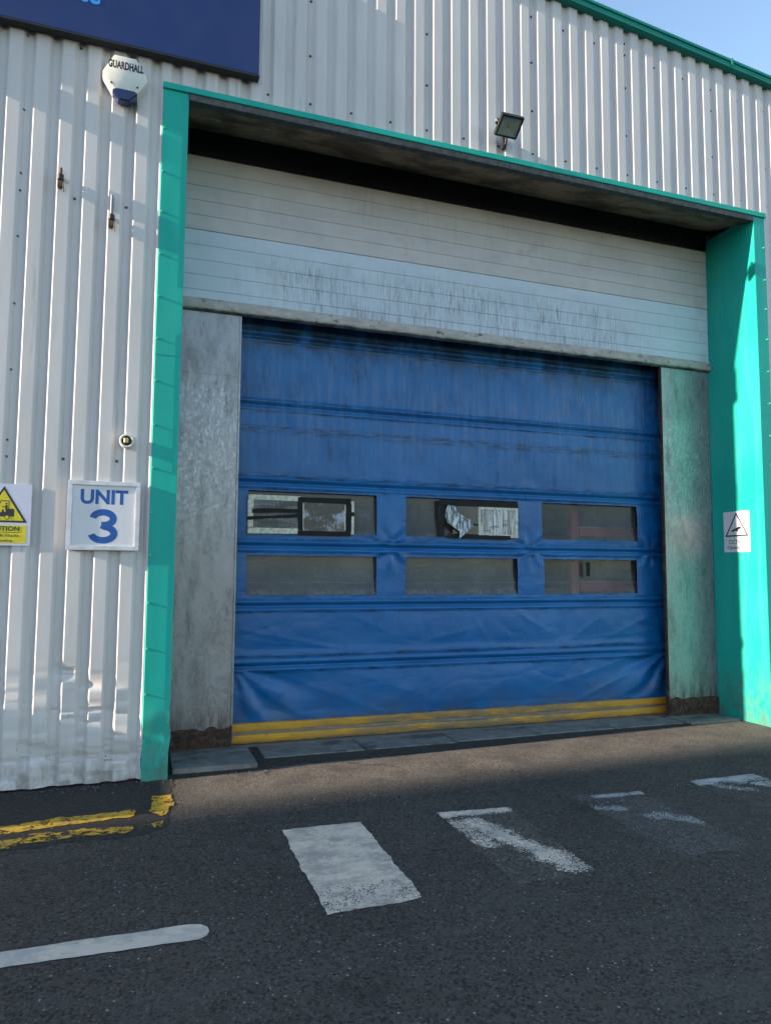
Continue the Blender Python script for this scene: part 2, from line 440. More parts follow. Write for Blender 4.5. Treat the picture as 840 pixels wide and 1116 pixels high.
M = {
 'clad_l': m_cladding('coated_steel_low', True), 'clad': m_cladding('coated_steel', False),
 'teal': m_teal('teal_paint'), 'roller': m_roller('door_section_paint'), 'teal_shade': m_teal('shaded_teal_paint', .58), 'galv': m_galv('galvanised_steel'),  # the darker teal copy has the verge's shade put into its colour
 'rust': m_rust('rusted_steel'), 'vinyl': m_vinyl('blue_vinyl'), 'yellow': m_yellow('yellow_hem'),
 'pane': m_pane('cloudy_vinyl_brown', (.064, .056, .048), .78), 'pane2': m_pane('cloudy_vinyl_grey', (.050, .050, .050), .78),
 'pane3': m_pane('clear_vinyl', (.062, .062, .056), .54),
 'asphalt': m_asphalt('asphalt'), 'dark_asphalt': m_asphalt_dark('old_asphalt'), 'tar': m_asphalt_dark('shaded_tarmac', .80),
 'black': simple('black_steel', (.010, .010, .014), .38), 'rubber': simple('black_rubber', (.016, .016, .016), .55, var=.4, scale=30),
 'navy': simple('navy_panel', (.010, .028, .125), .35, var=.05, scale=1.5), 'cyan': simple('cyan_letters', (.04, .33, .85), .4),
 'tape': simple('black_tape', (.006, .006, .007), .5, spec=.22), 'cream': simple('cream_tape', (.55, .53, .42), .5, var=.3, scale=30),
 'white': simple('white_plastic', (.66, .65, .58), .35, var=.08), 'signblue': simple('blue_ink', (.003, .085, .34), .4, var=.15),
 'ink': simple('black_ink', (.014, .014, .018), .4), 'alu': simple('sign_frame_aluminium', (.60, .60, .63), .38, .15),
 'warn': simple('warning_yellow', (.70, .56, .015), .4, var=.12, scale=60),
 'signwhite': m_sign_white('sign_white'), 'signdew': m_sign_white('sign_white_wet', (.62, .62, .74), .5),
 'screw': simple('screw_steel', (.16, .17, .20), .4, .5), 'screw_teal': simple('screw_teal_cap', (.05, .42, .28), .4),
 'screw_dark': simple('screw_dark', (.075, .078, .09), .5, .3),
 'seal': simple('grey_seal', (.075, .078, .075), .7, var=.35, scale=20),
 'steel_grey': simple('weathered_steel', (.22, .22, .23), .5, .4), 'rusty_pipe': simple('rusty_brown', (.11, .065, .04), .8, var=.5, scale=40),
 'lens_blue': simple('blue_lens', (.02, .035, .11), .2), 'floodglass': None, 'cowl': simple('floodlight_black', (.012, .012, .012), .45),
 'post_yellow': simple('post_yellow', (.55, .38, .03), .5), 'brick': None, 'brass': simple('dull_brass', (.42, .30, .15), .45, .4), 'pebble': simple('pebble_grey', (.075, .068, .062), .85, var=.6, scale=12), 'bingreen': simple('bin_plastic', (.02, .06, .03), .5),
 'rackred': simple('rack_red', (.52, .07, .055), .45), 'roofsheet': simple('roof_grey', (.30, .31, .32), .6),
 'inner': simple('inner_wall', (.34, .34, .32), .7), 'floorc': simple('inner_floor', (.16, .155, .15), .6), 'beam_orange': simple('carton', (.30, .20, .11), .8),
 'flap': None,
}
def m_soffit():
    m = Mat('soffit_board'); n = m.noise(2.2, 7, .7, m.map((1, 1.6, 1))); f = m.noise(14, 6, .75)
    base = m.mix(m.ramp(n, .35, .65), (.085, .046, .028), (.33, .205, .14))
    base = m.mix(m.mul(m.ramp(f, .58, .68), .5), base, (.014, .011, .010))
    peel = m.mul(m.ramp(m.noise(5, 6, .7, m.map((1, 1, 1), (9, 2, 0))), .63, .66), .8)
    base = m.mix(peel, base, (.34, .32, .29))
    m.P(Base_Color=base, Roughness=.85); m.bump(f, .3, .01); return m.m
M['soffit'] = m_soffit()
def m_flap():
    m = Mat('clear_flap'); w = m.noise(42, 3, .5, m.map((1, 1, .12), (0, 0, 0), (0, .9, 0)))
    m.P(Base_Color=m.mix(m.ramp(w, .46, .56), (.12, .15, .16), (.62, .68, .70)), Roughness=.2); m.bump(w, .5, .006); return m.m
M['flap'] = m_flap()
def m_lip():
    m = Mat('rail_paint'); n = m.noise(8, 6, .7, m.map((1, 1, 2)))
    base = m.mix(m.ramp(n, .3, .7), (.33, .30, .265), (.48, .45, .41))
    ch = m.mx(m.ramp(m.noise(11, 7, .8, m.map((1, 1, 1.5), (4, 0, 2))), .57, .63), m.mul(m.ramp(m.sep(2), 3.972, 3.995, 1, 0), m.ramp(m.noise(4, 7, .8), .38, .6)))
    base = m.mix(m.mul(ch, .85), base, (.05, .035, .025))
    m.P(Base_Color=base, Roughness=.55); m.bump(n, .3, .008); return m.m
M['lip'] = m_lip()
def m_floodglass():
    m = Mat('floodlight_glass'); n = m.noise(5, 3, .5)
    m.P(Base_Color=m.mix(m.ramp(n, .3, .7), (.50, .58, .52), (.6, .68, .62)), Roughness=.4, Metallic=.0); return m.m
M['floodglass'] = m_floodglass()
M['clearglass'] = (lambda m: (m.P(Base_Color=m.mix(m.noise(9), (.05, .06, .055), (.08, .09, .085)), Roughness=.06), m.alpha(.14), m.m)[-1])(Mat('clear_glass'))
def m_bottle_glass():
    m = Mat('ribbed_sheet'); v = m.noise(75, 4, .8, m.map((1, 1, .05)))
    b = m.mix(m.ramp(v, .42, .62), (.10, .11, .12), (.62, .64, .68))  # pale stripes paint the sky mirrored in the clear ribs
    d = m.mul(m.ramp(m.noise(9, 5, .7, m.map((.5, 1, 2))), .56, .64), .8)
    m.P(Base_Color=m.mix(d, b, (.05, .045, .04)), Roughness=.2); m.bump(v, .4, .006); return m.m
M['ribbed'] = m_bottle_glass()
def m_shine():
    m = Mat('sky_shine_film'); v = m.noise(3.6, 7, .7, m.map((1, 1, 1.5), (1.35, 0, 3), (0, .5, 0)), .5); g = m.noise(70, 3, .8, m.map((1, 1, .08)))
    b = m.mix(m.ramp(m.add(m.mul(v, .8), m.mul(g, .2)), .46, .56), (.022, .024, .027), (.30, .34, .42))  # sky reflection on the film painted as pale blue patches
    m.P(Base_Color=b, Roughness=.16); m.bump(v, .5, .01); return m.m
M['shine'] = m_shine()
def m_streak():
    m = Mat('streaky_film'); v = m.noise(14, 6, .7, m.map((.25, 1, 1.6))); g = m.noise(80, 3, .8, m.map((1, 1, .06)))
    b = m.mix(m.ramp(m.add(m.mul(v, .7), m.mul(g, .3)), .42, .64), (.030, .034, .040), (.17, .18, .20))
    m.P(Base_Color=b, Roughness=.3); m.bump(v, .3, .006); return m.m
M['streak'] = m_streak()
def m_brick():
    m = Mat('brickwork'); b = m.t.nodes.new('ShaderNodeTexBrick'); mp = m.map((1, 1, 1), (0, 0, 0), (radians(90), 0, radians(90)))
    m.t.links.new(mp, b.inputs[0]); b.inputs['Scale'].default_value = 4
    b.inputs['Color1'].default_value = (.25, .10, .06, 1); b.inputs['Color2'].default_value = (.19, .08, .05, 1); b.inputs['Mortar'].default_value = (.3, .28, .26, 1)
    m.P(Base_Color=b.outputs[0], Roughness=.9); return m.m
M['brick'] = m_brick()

# ------------------------------------------------------------------ ground (structure)
g = MB(); S = 400
g.face([(-S, -S, 0), (S, -S, 0), (S, S, 0), (-S, S, 0)])
ground = tag(g.build('ground', M['asphalt']), kind='structure')

# older, darker tarmac along the foot of the left wall (ragged edge)
def ragged(pts, step=.06, amp=.012, seed=0):
    out = []; n = len(pts)
    for i in range(n):
        a = Vector(pts[i]); b = Vector(pts[(i + 1) % n]); L = (b - a).length; k = max(1, int(L / step))
        nrm = Vector((-(b - a).y, (b - a).x)).normalized()
        for j in range(k):
            p = a.lerp(b, j / k); d = amp * (N3(p.x * 9 + seed, p.y * 9, seed) + .6 * N3(p.x * 31, p.y * 31, seed + 3))
            out.append((p.x + nrm.x * d, p.y + nrm.y * d))
    return out
def sheet(pts, z):
    b = MB(); bm = b.bm
    f = bm.faces.new([bm.verts.new((x, y, z)) for x, y in pts])
    if f.normal.z < 0: f.normal_flip()
    bm.normal_update()
    bmesh.ops.triangulate(bm, faces=bm.faces[:])
    for f in bm.faces:
        if f.normal.z < 0: f.normal_flip()
    return b
sheet(ragged([(-9, -1.24), (.0, -1.16), (.15, -1.05), (.20, -.45), (.24, -.10), (.235, .02), (-9, .04)], .02, .035), .002).build('tarmac_strip', M['dark_asphalt'], ground)
# dark tarmac along the door slabs; front edge paints the jamb's shadow
sheet(ragged([(.24, -.02), (.9, .04), (1.2, .12), (2.3, .13), (3.4, .20), (4.6, .30), (5.5, .34), (5.5, .97), (.24, .97)], .06, .03, 5), .004).build('shade_run', M['tar'], ground)

def uvgrid(m):  # position in the doorstep markings
    return m.sep(0), m.sep(1)
def full_wear(m):
    x, y = uvgrid(m)
    n = m.noise(16, 7, .8); e = m.noise(5, 5, .7, m.map((1, 1.5, 1), (2, 0, 0)))
    y_ = m.sep(1)
    gr = m.vor(150, 'F1', 'Color'); sp = m.t.nodes.new('ShaderNodeSeparateColor'); m.t.links.new(gr, sp.inputs[0])
    lowend = m.mul(m.band(y, -2.50, -2.20, .14), .13)
    v = m.add(m.add(m.mul(n, .45), m.mul(e, .35)), m.mul(sp.outputs[0], .20))
    return m.ramp(m.math('SUBTRACT', v, m.mul(lowend, m.ramp(e, .35, .6))), .30, .40)
def thin_wear(bars, ghost=.10, sc=18):
    def fn(m):
        x, y = uvgrid(m)
        n = m.noise(sc, 8, .82); tot = None; wrp = m.noise(7, 6, .7, m.map((1, 1, 1), (3, 7, 0)))
        gr = m.vor(150, 'F1', 'Color'); sp = m.t.nodes.new('ShaderNodeSeparateColor'); m.t.links.new(gr, sp.inputs[0])
        for (ax, ay, bx, by, w, amt) in bars:
            # soft distance to a segment, worked out with plain maths
            dx, dy = bx - ax, by - ay; L2 = dx * dx + dy * dy
            px = m.add(x, -ax); py = m.add(y, -ay)
            t = m.math('DIVIDE', m.add(m.mul(px, dx), m.mul(py, dy)), L2)
            t = m.math('MINIMUM', m.math('MAXIMUM', t, 0.0), 1.0)
            qx = m.math('SUBTRACT', px, m.mul(t, dx)); qy = m.math('SUBTRACT', py, m.mul(t, dy))
            d = m.math('SQRT', m.add(m.mul(qx, qx), m.mul(qy, qy)))
            k = m.ramp(m.add(d, m.mul(m.add(wrp, -.5), w * 3.5)), w * .1, w * 2.3, amt, 0)
            tot = k if tot is None else m.mx(tot, k)
        lev = m.add(m.mul(n, .50), m.mul(sp.outputs[0], .50))
        # paint survives where the grain is low and the bar is strong
        keep = m.ramp(m.math('SUBTRACT', m.add(tot, .06), lev), -.02, .12)
        gk = m.mul(m.ramp(sp.outputs[1], .30, .75), m.ramp(n, .38, .58))
        return m.mx(keep, m.mul(gk, ghost))
    return fn
wp = (.75, .63, .505)
sheet(ragged([(.815, -1.345), (1.322, -1.36), (1.298, -2.472), (.808, -2.498)], .014, .013, 2), .004).build(
    'paint_block', m_paint('worn_white_paint', wp, full_wear), ground, label='solid white painted block, brightest of the row')
sheet(ragged([(1.853, -1.35), (2.366, -1.40), (2.30, -2.47), (1.814, -2.50)], .03, .008, 3), .004).build(
    'paint_block', m_paint('scuffed_white_paint', wp, thin_wear([(1.88, -1.41, 2.30, -1.43, .055, .80), (1.99, -1.58, 2.22, -2.36, .085, .68), (1.90, -1.56, 1.93, -1.95, .06, .58), (2.03, -1.72, 2.18, -2.15, .05, .76)], .20), (.30, .29, .28)), ground, label='half worn white block with a diagonal streak left')
sheet(ragged([(2.90, -1.32), (3.45, -1.36), (3.40, -2.46), (2.88, -2.48)], .03, .01, 4), .004).build(
    'paint_block', m_paint('faded_white_paint', (.44, .43, .42), thin_wear([(3.08, -1.40, 3.46, -1.42, .035, .72), (2.93, -1.62, 3.07, -1.66, .05, .62), (3.18, -1.85, 3.40, -2.0, .07, .55)], .34)), ground, label='nearly vanished grey white block')
sheet(ragged([(3.98, -1.28), (4.62, -1.29), (4.60, -2.4), (3.95, -2.4)], .03, .01, 6), .004).build(
    'paint_block', m_paint('broken_white_paint', (.52, .51, .49), thin_wear([(4.06, -1.34, 4.58, -1.36, .08, .74), (4.12, -1.50, 4.3, -1.62, .05, .46), (4.45, -1.52, 4.6, -1.55, .06, .6)], .10)), ground, label='farthest white block with only its head left')
# white dash with round end
dash = [(-3.0, -2.36), (.20, -2.385), (.245, -2.40), (.272, -2.435), (.276, -2.475), (.262, -2.51), (.225, -2.532), (-.55, -2.512), (-3.0, -2.50)]
sheet(ragged(dash, .03, .006, 8), .004).build('dash_line', m_paint('white_line_paint', (.70, .60, .49), lambda m: m.ramp(m.noise(14, 7, .8), .31, .40), (.32, .31, .30)), ground, label='white painted dash with a rounded end')
# double yellow lines
def ywear(lo, hi):
    return lambda m: m.ramp(m.add(m.mul(m.noise(13, 7, .8), .7), m.mul(m.noise(60, 5, .8), .3)), lo, hi)
yc = (.66, .38, .025)
y_mat = m_paint('yellow_line_paint', yc, ywear(.43, .49), (.36, .22, .05)); y_mat2 = m_paint('yellow_line_paint_worn', yc, ywear(.465, .52), (.34, .21, .05))
sheet(ragged([(-3, -1.03), (-.82, -.767), (-.52, -.700), (-.05, -.678), (-.055, -.808), (-.50, -.858), (-.81, -.902), (-3, -1.15)], .014, .030, 11), .0056).build('yellow_line', y_mat, ground, label='thick yellow line nearest the wall')
sheet(ragged([(-3, -1.25), (-.79, -1.012), (-.50, -.945), (-.07, -.985), (-.08, -1.09), (-.48, -1.086), (-.77, -1.14), (-3, -1.37)], .014, .034, 12), .0056).build('yellow_line', y_mat2, ground, label='thinner broken yellow line farther from the wall')
sheet(ragged([(.07, -.415), (.205, -.415), (.198, -.64), (.125, -.86), (.03, -.74), (.075, -.62)], .014, .03, 13), .0056).build('yellow_line', y_mat, ground, label='short yellow end bar by the teal jamb')
sheet(ragged([(.055, -.985), (.125, -.955), (.127, -1.065), (.06, -1.08)], .02, .02, 14), .0056).build('yellow_line', y_mat2, ground, label='small yellow scrap')

# fine cracks in the tarmac, each a narrow jagged sliver
def crack(pts, w, seed):
    P = []; R = random.Random(seed)
    for a, c in zip(pts, pts[1:]):
        for i in range(10):
            t = i / 10; P.append((a[0] + (c[0] - a[0]) * t + R.uniform(-.009, .009), a[1] + (c[1] - a[1]) * t + R.uniform(-.009, .009)))
    P.append(pts[-1]); b = MB(); n = len(P)
    for k, q in enumerate(strokes(P, w)):
        b.face([(v.x, v.y, .0062) for v in q])
    for f in b.bm.faces: f.normal_update()
    for f in b.bm.faces:
        if f.normal.z < 0: f.normal_flip()
    bmesh.ops.remove_doubles(b.bm, verts=b.bm.verts[:], dist=1e-5)
    return b.build('crack', M['ink'], ground)
crack([(3.05, -2.46), (3.19, -2.48), (3.30, -2.60), (3.62, -2.70), (4.1, -2.66)], .006, 3)
crack([(1.62, .06), (1.72, -.08), (1.90, -.14), (1.98, -.24)], .007, 4)
crack([(2.95, -.95), (3.1, -1.1), (3.12, -1.28)], .004, 6)
# grit swept against the wall foot
R_g = random.Random(4); b = MB()
for k in range(420):
    x = R_g.uniform(-2.2, 1.0) if k < 380 else R_g.uniform(.3, 6.0); y = -.03 - abs(R_g.gauss(0, .10)) if x < .2 else R_g.uniform(-.15, .3)
    r = min(.011 if x < .2 else .006, .0025 + R_g.expovariate(420)); t = bmesh.new(); bmesh.ops.create_icosphere(t, subdivisions=1, radius=r)
    for v in t.verts: v.co *= R_g.uniform(.7, 1.2)
    b.join(t, Matrix.Translation((x, y, r * .6 + .004)) @ Matrix.Rotation(R_g.uniform(0, 3), 4, 'Z'))
tag(b.build('grit', M['pebble']), 'loose grit and small stones along the foot of the wall', 'grit', kind='stuff')

# concrete door sill (structure)
sill = tag(empty('concrete_sill', (3, .5, 0)), kind='structure')
def slab(x0, y0, x1, y1, z1, tar, skew=0):
    b = MB().prism([(x0, -.05), (x1, -.05), (x1, z1), (x0, z1)], y0, y1, .006)
    b.build('slab', m_concrete('concrete_%d' % int(tar * 10), tar), sill, 35)
slab(.235, .10, .90, .72, .042, .2)
slab(1.00, .36, 1.90, .78, .013, 2.3)
slab(1.91, .37, 2.80, .78, .012, 3.5)
slab(2.81, .40, 3.70, .78, .013, 4.2)
slab(3.71, .42, 4.60, .79, .013, 5.6)
slab(4.61, .42, 5.47, .80, .013, 6.3)
slab(5.50, .36, 6.18, .74, .022, 7.7)
MB().box((.78, .80, -.02), (5.72, .99, .008), .002).build('threshold_plate', M['steel_grey'], sill)

# ------------------------------------------------------------------ warehouse
W = tag(empty('warehouse', (0, 0, 0)), 'pale ribbed metal warehouse with teal trim around one tall doorway', 'warehouse')
PITCH = .1876
PROF = [(0.0, .0030), (.006, 0.0), (.090, 0.0), (.095, .0026), (.122, .035), (.162, .035)]
RX, RZ0, RS = -4.0, 8.207, .1004          # ridge position and the pitch of the verge
def ztop(x): return RZ0 - RS * abs(x - RX)
def profile(x0, x1, phase):
    xs = []
    k = math.floor((x0 - phase) / PITCH) - 1
    while phase + k * PITCH < x1 + PITCH:
        for u, d in PROF: xs.append((phase + k * PITCH + u, d))
        k += 1
    pts = sorted(xs); out = []
    def interp(x):
        for (a, da), (b, db) in zip(pts, pts[1:]):
            if a <= x <= b: return da + (db - da) * (x - a) / max(1e-9, b - a)
        return 0
    out = [(x0, interp(x0))] + [p for p in pts if x0 + 1e-4 < p[0] < x1 - 1e-4] + [(x1, interp(x1))]
    return out

DENTS = [(-.56, .84, .07, .05, .030), (-.36, .56, .07, .06, .026), (-.50, .66, .05, .16, .018), (-.38, .74, .05, .05, .024), (-.33, .47, .06, .04, .018),
         (-.72, .24, .10, .07, .030), (-.41, .23, .09, .06, .026), (-.25, .30, .06, .06, .020), (-.20, .16, .05, .07, .018), (-.60, .10, .07, .06, .022), (-.95, .22, .09, .08, .024),
         (-.88, .45, .06, .1, .012), (-.12, .62, .05, .08, .012), (-1.2, .3, .1, .1, .03), (-.78, .13, .06, .05, -.016), (-.34, .12, .06, .05, -.016)]
def dent(x, z, d):
    if z > 1.5 or x < -2.2: return d, 0
    # ribs are squashed flat below the lowest fixing row
    k = 1 / (1 + exp((z - .205) / .012))
    d2 = d * (1 - .32 * k) + .004 * k
    y = 0
    for (cx, cz, rx, rz, a) in DENTS:
        q = ((x - cx) / rx) ** 2 + ((z - cz) / rz) ** 2
        if q < 9: y += a * exp(-q) * (.75 + .5 * N3(x * 30, z * 30, 1))
    y += .020 * exp(-((z - .212) / .016) ** 2) * (.35 + .65 * (d > .03)) * (.6 + .8 * N3(x * 8, 3, 1))
    amp = max(0, 1 - z / 1.0)
    y += amp * .009 * FB(x * 5, z * 6, 2.2) + amp * .004 * N3(x * 19, z * 22, 7)
    rg = max(0.0, 1 - abs(N3(x * 4.2 + z * 2.5, z * 5.5, 15)) * 2.6) ** 5
    y += max(0, min(1, (1.0 - z) / .5)) * .011 * rg
    rg2 = max(0.0, 1 - abs(N3(x * 3.1 - z * 4.5, z * 3.5 + x * 2, 25)) * 2.6) ** 6
    y -= max(0, min(1, (.7 - z) / .4)) * .009 * rg2
    y += -.014 * max(0, 1 - z / .10) * (.6 + N3(x * 6, 0, 4))          # the bottom edge flares out
    return d2, y
def clad(x0, x1, phase, z0f, mat, dents=False):
    b = MB(); bm = b.bm
    prof = profile(x0, x1, phase)
    zl = [i / 1 for i in []]
    cols = []
    for x, d in prof:
        zb = z0f(x); zt = ztop(x) - .02
        zs = [zb]
        if dents:
            s = .016
            while zs[-1] < 1.2: zs.append(zs[-1] + s)
        nrest = 10
        z_ = zs[-1]
        zs += [z_ + (zt - z_) * (i + 1) / nrest for i in range(nrest)]
        col = []
        for z in zs:
            dd, y = (dent(x, z, d) if dents else (d, 0))
            zz = z
            if dents and z <= zb + 1e-6: zz = zb + .010 * N3(x * 7, 0, 9)
            wob = .0012 * N3(x * 1.5, z * .8, 5)
            col.append(bm.verts.new((x, dd + y + wob, zz)))
        cols.append(col)
    for a, c in zip(cols, cols[1:]):
        for i in range(len(a) - 1): bm.faces.new([a[i], c[i], c[i + 1], a[i + 1]])
    return b.build('wall_cladding', mat, W, 12)
HEAD = 5.56
PH_L, PH_U = -.013, .899
# left sheet reaches up to the verge; the doorway starts at x = 0
cl = clad(-9.0, 0.004, PH_L, lambda x: .016, M['clad_l'], True)
cu_ = clad(0.0045, 6.36, PH_U, lambda x: HEAD - .01, M['clad'])
cr_ = clad(6.3605, 13.0, PH_U, lambda x: .016, M['clad'])

# fixings: hex headed screws on washers, each its own little mesh copy
def make_screw(mat, r=.0075, h=.010):
    b = MB(); b.tube((0, .0005, 0), (0, -.003, 0), r * 1.45, None, 14); b.tube((0, -.003, 0), (0, -.003 - h, 0), r, r * .85, 6)
    o = b.build('screw', mat); return o
proto = make_screw(M['screw_dark']); proto_t = make_screw(M['screw_teal'], .0075, .016)
used = {}
def screw(pr, parent, x, y, z, rot=0):
    o = pr if pr not in used else pr.copy()
    if pr in used: COL.objects.link(o)
    used[pr] = 1
    o.parent = parent; o.location = (x, y, z); o.rotation_euler = (random.uniform(-.08, .08), random.uniform(0, 1), rot)
for x in (-1.022, -.635, -.253):
    for z in ((5.755, 5.152, 4.64, 4.495, 4.13, 3.607, 3.09, 2.567, 2.44, 1.93, .98) if x < -1 else (5.757, 4.494, 2.435)):
        screw(proto, cl, x, .0345, z + random.uniform(-.01, .01))
for x in (-.635, -.253): screw(proto, cl, x, .052, .195)
for k, x in enumerate((.86, 1.235, 1.61, 1.985, 2.347, 2.725, 3.098, 3.474, 3.85, 4.218, 4.591, 4.968, 5.343, 5.716, 6.086)):
    screw(proto, cu_, x, .0345, 5.712)
for x, zs in {1.228: (6.16, 6.679), 2.347: (6.155, 6.667, 7.2), 3.472: (6.157, 6.667, 7.153), 4.591: (6.139, 6.665, 7.031, 7.16), 5.717: (6.14, 6.668, 6.912)}.items():
    for z in zs: screw(proto, cu_, x, .0345, z)
for x, z in ((3.845, 7.107), (4.215, 7.066), (4.964, 6.982), (5.34, 6.95), (6.086, 6.87)): screw(proto, cu_, x, .0345, z)
for z in (5.70, 6.15, 6.83): screw(proto, cr_, 6.462, .0345, z)

# left jamb: folded teal flashing in two lengths, upper lapped over lower
def jamb(name, pieces, mat):
    b = MB()
    for (xa, xb, ya, yb, z0, z1) in pieces: b.box((xa, ya, z0), (xb, yb, z1), .0025)
    return b.build(name, mat, W, 30)
def flashing(x_edge0, x_edge1, z0, z1, off, dep, reveal_x, seed, wob=0.0):
    """front leaf from x_edge0 to x_edge1 at y=off plus the return leaf running back to y=dep"""
    b = MB(); bm = b.bm
    nz = max(2, int((z1 - z0) / .04)); far = x_edge0 if reveal_x == x_edge1 else x_edge1
    path = [(far, off + .012)] + [(far + (reveal_x - far) * t, off) for t in (0.02, .25, .5, .75, .97)] + [(reveal_x, off + .004)] + [(reveal_x, off + (dep - off) * t) for t in (.02, .2, .4, .6, .8, 1)]
    rows = []
    for i in range(nz + 1):
        z = z0 + (z1 - z0) * i / nz; row = []
        for (x, y) in path:
            k = wob * max(0, 1 - z / .7)
            w = .0016 * N3(z * 1.2 + seed, x * 4, 3) + k * FB(x * 8 + seed, z * 5, 1)
            row.append(bm.verts.new((x + w * (1 if y > off + .003 else 0) , y + w * (1 if y <= off + .01 else 0), z)))
        rows.append(row)
    for a, c in zip(rows, rows[1:]):
        for i in range(len(path) - 1): bm.faces.new([a[i], a[i + 1], c[i + 1], c[i]])
    bmesh.ops.recalc_face_normals(bm, faces=bm.faces[:])
    return b
OX0, OX1, DEP = .20, 6.22, .72
jl = flashing(0.0, OX0, -.005, 3.315, -.010, DEP, OX0, 1, .030).build('jamb_trim', M['teal'], W, 35)
jl2 = flashing(-.001, OX0 + .002, 3.308, 5.55, -.0125, DEP - .002, OX0 + .002, 2).build('jamb_trim', M['teal'], W, 35)
jr = flashing(OX1, 6.375, -.005, 3.315, -.010, DEP, OX1, 3, .008).build('jamb_trim', M['teal'], W, 35)
jr2 = flashing(OX1 - .002, 6.376, 3.308, 5.55, -.0125, DEP - .002, OX1 - .002, 4).build('jamb_trim', M['teal'], W, 35)
for z in (.298, .648, .994, 1.345, 1.713, 2.042, 2.396, 2.74, 3.094): screw(proto_t, jl, .015, -.011, z)
for z in (3.437, 3.783, 4.134, 4.488, 4.827, 5.196): screw(proto_t, jl2, .017, -.0135, z)
for z in (.6, .95, 1.3, 1.67, 2.03, 2.38, 2.764, 3.085): screw(proto_t, jr, 6.345, -.011, z)
for z in (3.439, 3.793, 4.151, 4.491, 4.821, 5.188): screw(proto_t, jr2, 6.345, -.0135, z)

# head: teal drip flashing, grey seal, soffit, black beam
b = MB(); b.prism([(-.004, 5.535), (6.385, 5.535), (6.385, 5.588), (-.004, 5.588)], -.030, .03, .003)
b.build('head_trim', M['teal'], W, 30)
b = MB(); b.prism([(OX0 + .003, 5.478), (OX1 - .003, 5.478), (OX1 - .003, 5.535), (OX0 + .003, 5.535)], -.018, .05, .002)
b.build('head_seal', M['seal'], W, 30)
b = MB(); bm = b.bm
n = 60; rows = []
for i in range(n + 1):
    x = OX0 + .003 + (OX1 - OX0 - .006) * i / n
    rows.append([bm.verts.new((x, y, z + .004 * N3(x * 1.5, y * 3, 2))) for y, z in ((.05, 5.482), (.25, 5.540), (.45, 5.60), (.68, 5.672))])
for a, c in zip(rows, rows[1:]):
    for i in range(3): bm.faces.new([a[i], a[i + 1], c[i + 1], c[i]])
b.build('soffit', M['soffit'], W, 40)
b = MB(); b.box((OX0 + .004, .668, 5.426), (OX1 - .004, .740, 5.72), .012, 2); b.build('head_beam', M['black'], W, 40)

# galvanised cover panels either side, with rusted feet
def cover(x0, x1, inner_right):
    b = MB(); bm = b.bm
    nx, nz = 8, 60; x_in = x1 if inner_right else x0
    def pt(x, z): return (x, .716 + .003 * FB(x * 3, z * 1.5, 6 if inner_right else 8), z)
    for (za, zb, o) in ((.185, 3.39, 0), (3.385, 3.96, -.003)):
        R_ = []
        for i in range(nz + 1):
            z = za + (zb - za) * i / nz
            row = [bm.verts.new(Vector(pt(x0 + (x1 - x0) * j / nx, z)) + Vector((0, o, 0))) for j in range(nx + 1)]
            R_.append(row)
        for a, c in zip(R_, R_[1:]):
            for j in range(nx): bm.faces.new([a[j], a[j + 1], c[j + 1], c[j]])
    p = b.build('cover_panel', M['galv'], W, 40)
    b = MB(); bm = b.bm
    n = 14; R_ = []
    for i in range(9):
        z = .01 + .20 * i / 8
        R_.append([bm.verts.new((x0 + (x1 - x0) * j / n, .704 + .014 * FB(x0 + j * .31, z * 14, 3) - .006 * (i < 8), z + (.026 * FB(j * .45 + x0, 1, 2) if i == 8 else 0))) for j in range(n + 1)])
    for a, c in zip(R_, R_[1:]):
        for j in range(n): bm.faces.new([a[j], a[j + 1], c[j + 1], c[j]])
    b.build('rusted_foot', M['rust'], p, 40)
    b = MB()
    xa, xb = (x_in - .012, x_in + .006) if inner_right else (x_in - .010, x_in + .008)
    b.box((xa, .706, .02), (xb, .745, 3.955), .002)
    b.build('edge_angle', M['rust'] if not inner_right else M['galv'], p, 30)
    return p
cover(OX0 + .004, .765, True)
cover(5.530, OX1 - .006, False)

# sectional door, raised: ribbed leaf and bottom rail
rd = MB(); bm = rd.bm
prof = []
z = 4.04; 
def rz(z0, k): return z0 + k * .1418
SPL = 4.720
lines = [SPL + .1407 * k for k in range(-4, 6)]
zz = [4.02]
for l in lines:
    w = .0035 if abs(l - SPL) > .01 else .006
    if l - .02 < 4.03: continue
    zz += [l - w - .003, l - w, l, l + w, l + w + .003]
zz = [z_ for z_ in zz if z_ < 5.465] + [5.465]
def rdep(z):
    for l in lines:
        w = .0035 if abs(l - SPL) > .01 else .006
        if abs(z - l) < w - 1e-5: return .006 if w < .005 else .012
    return 0.0
R_ = []
nx = 70
for z in zz:
    row = []
    for j in range(nx + 1):
        x = OX0 + .03 + (OX1 - OX0 - .036) * j / nx
        y = .692 + rdep(z) + .0025 * N3(x * .9, z * 3, 4) + (0 if z < SPL else -.004)
        row.append(bm.verts.new((x, y, z + .004 * N3(x * .5, 2, 2))))
    R_.append(row)
for a, c in zip(R_, R_[1:]):
    for j in range(nx): bm.faces.new([a[j], a[j + 1], c[j + 1], c[j]])
for j in range(nx):  # back and edges, so the leaf has thickness
    pass
rdo = rd.build('sectional_door', M['roller'], W, 25)
MB().box((OX0 + .03, .709, 4.05), (OX1 - .006, .735, 5.45), .002).build('door_core', M['inner'], rdo, 30)
b = MB(); bm = b.bm
cs = [(.740, 3.968), (.684, 3.968), (.670, 3.975), (.664, 3.990), (.664, 4.035), (.670, 4.055), (.680, 4.070), (.691, 4.080)]
R_ = []; nx = 120
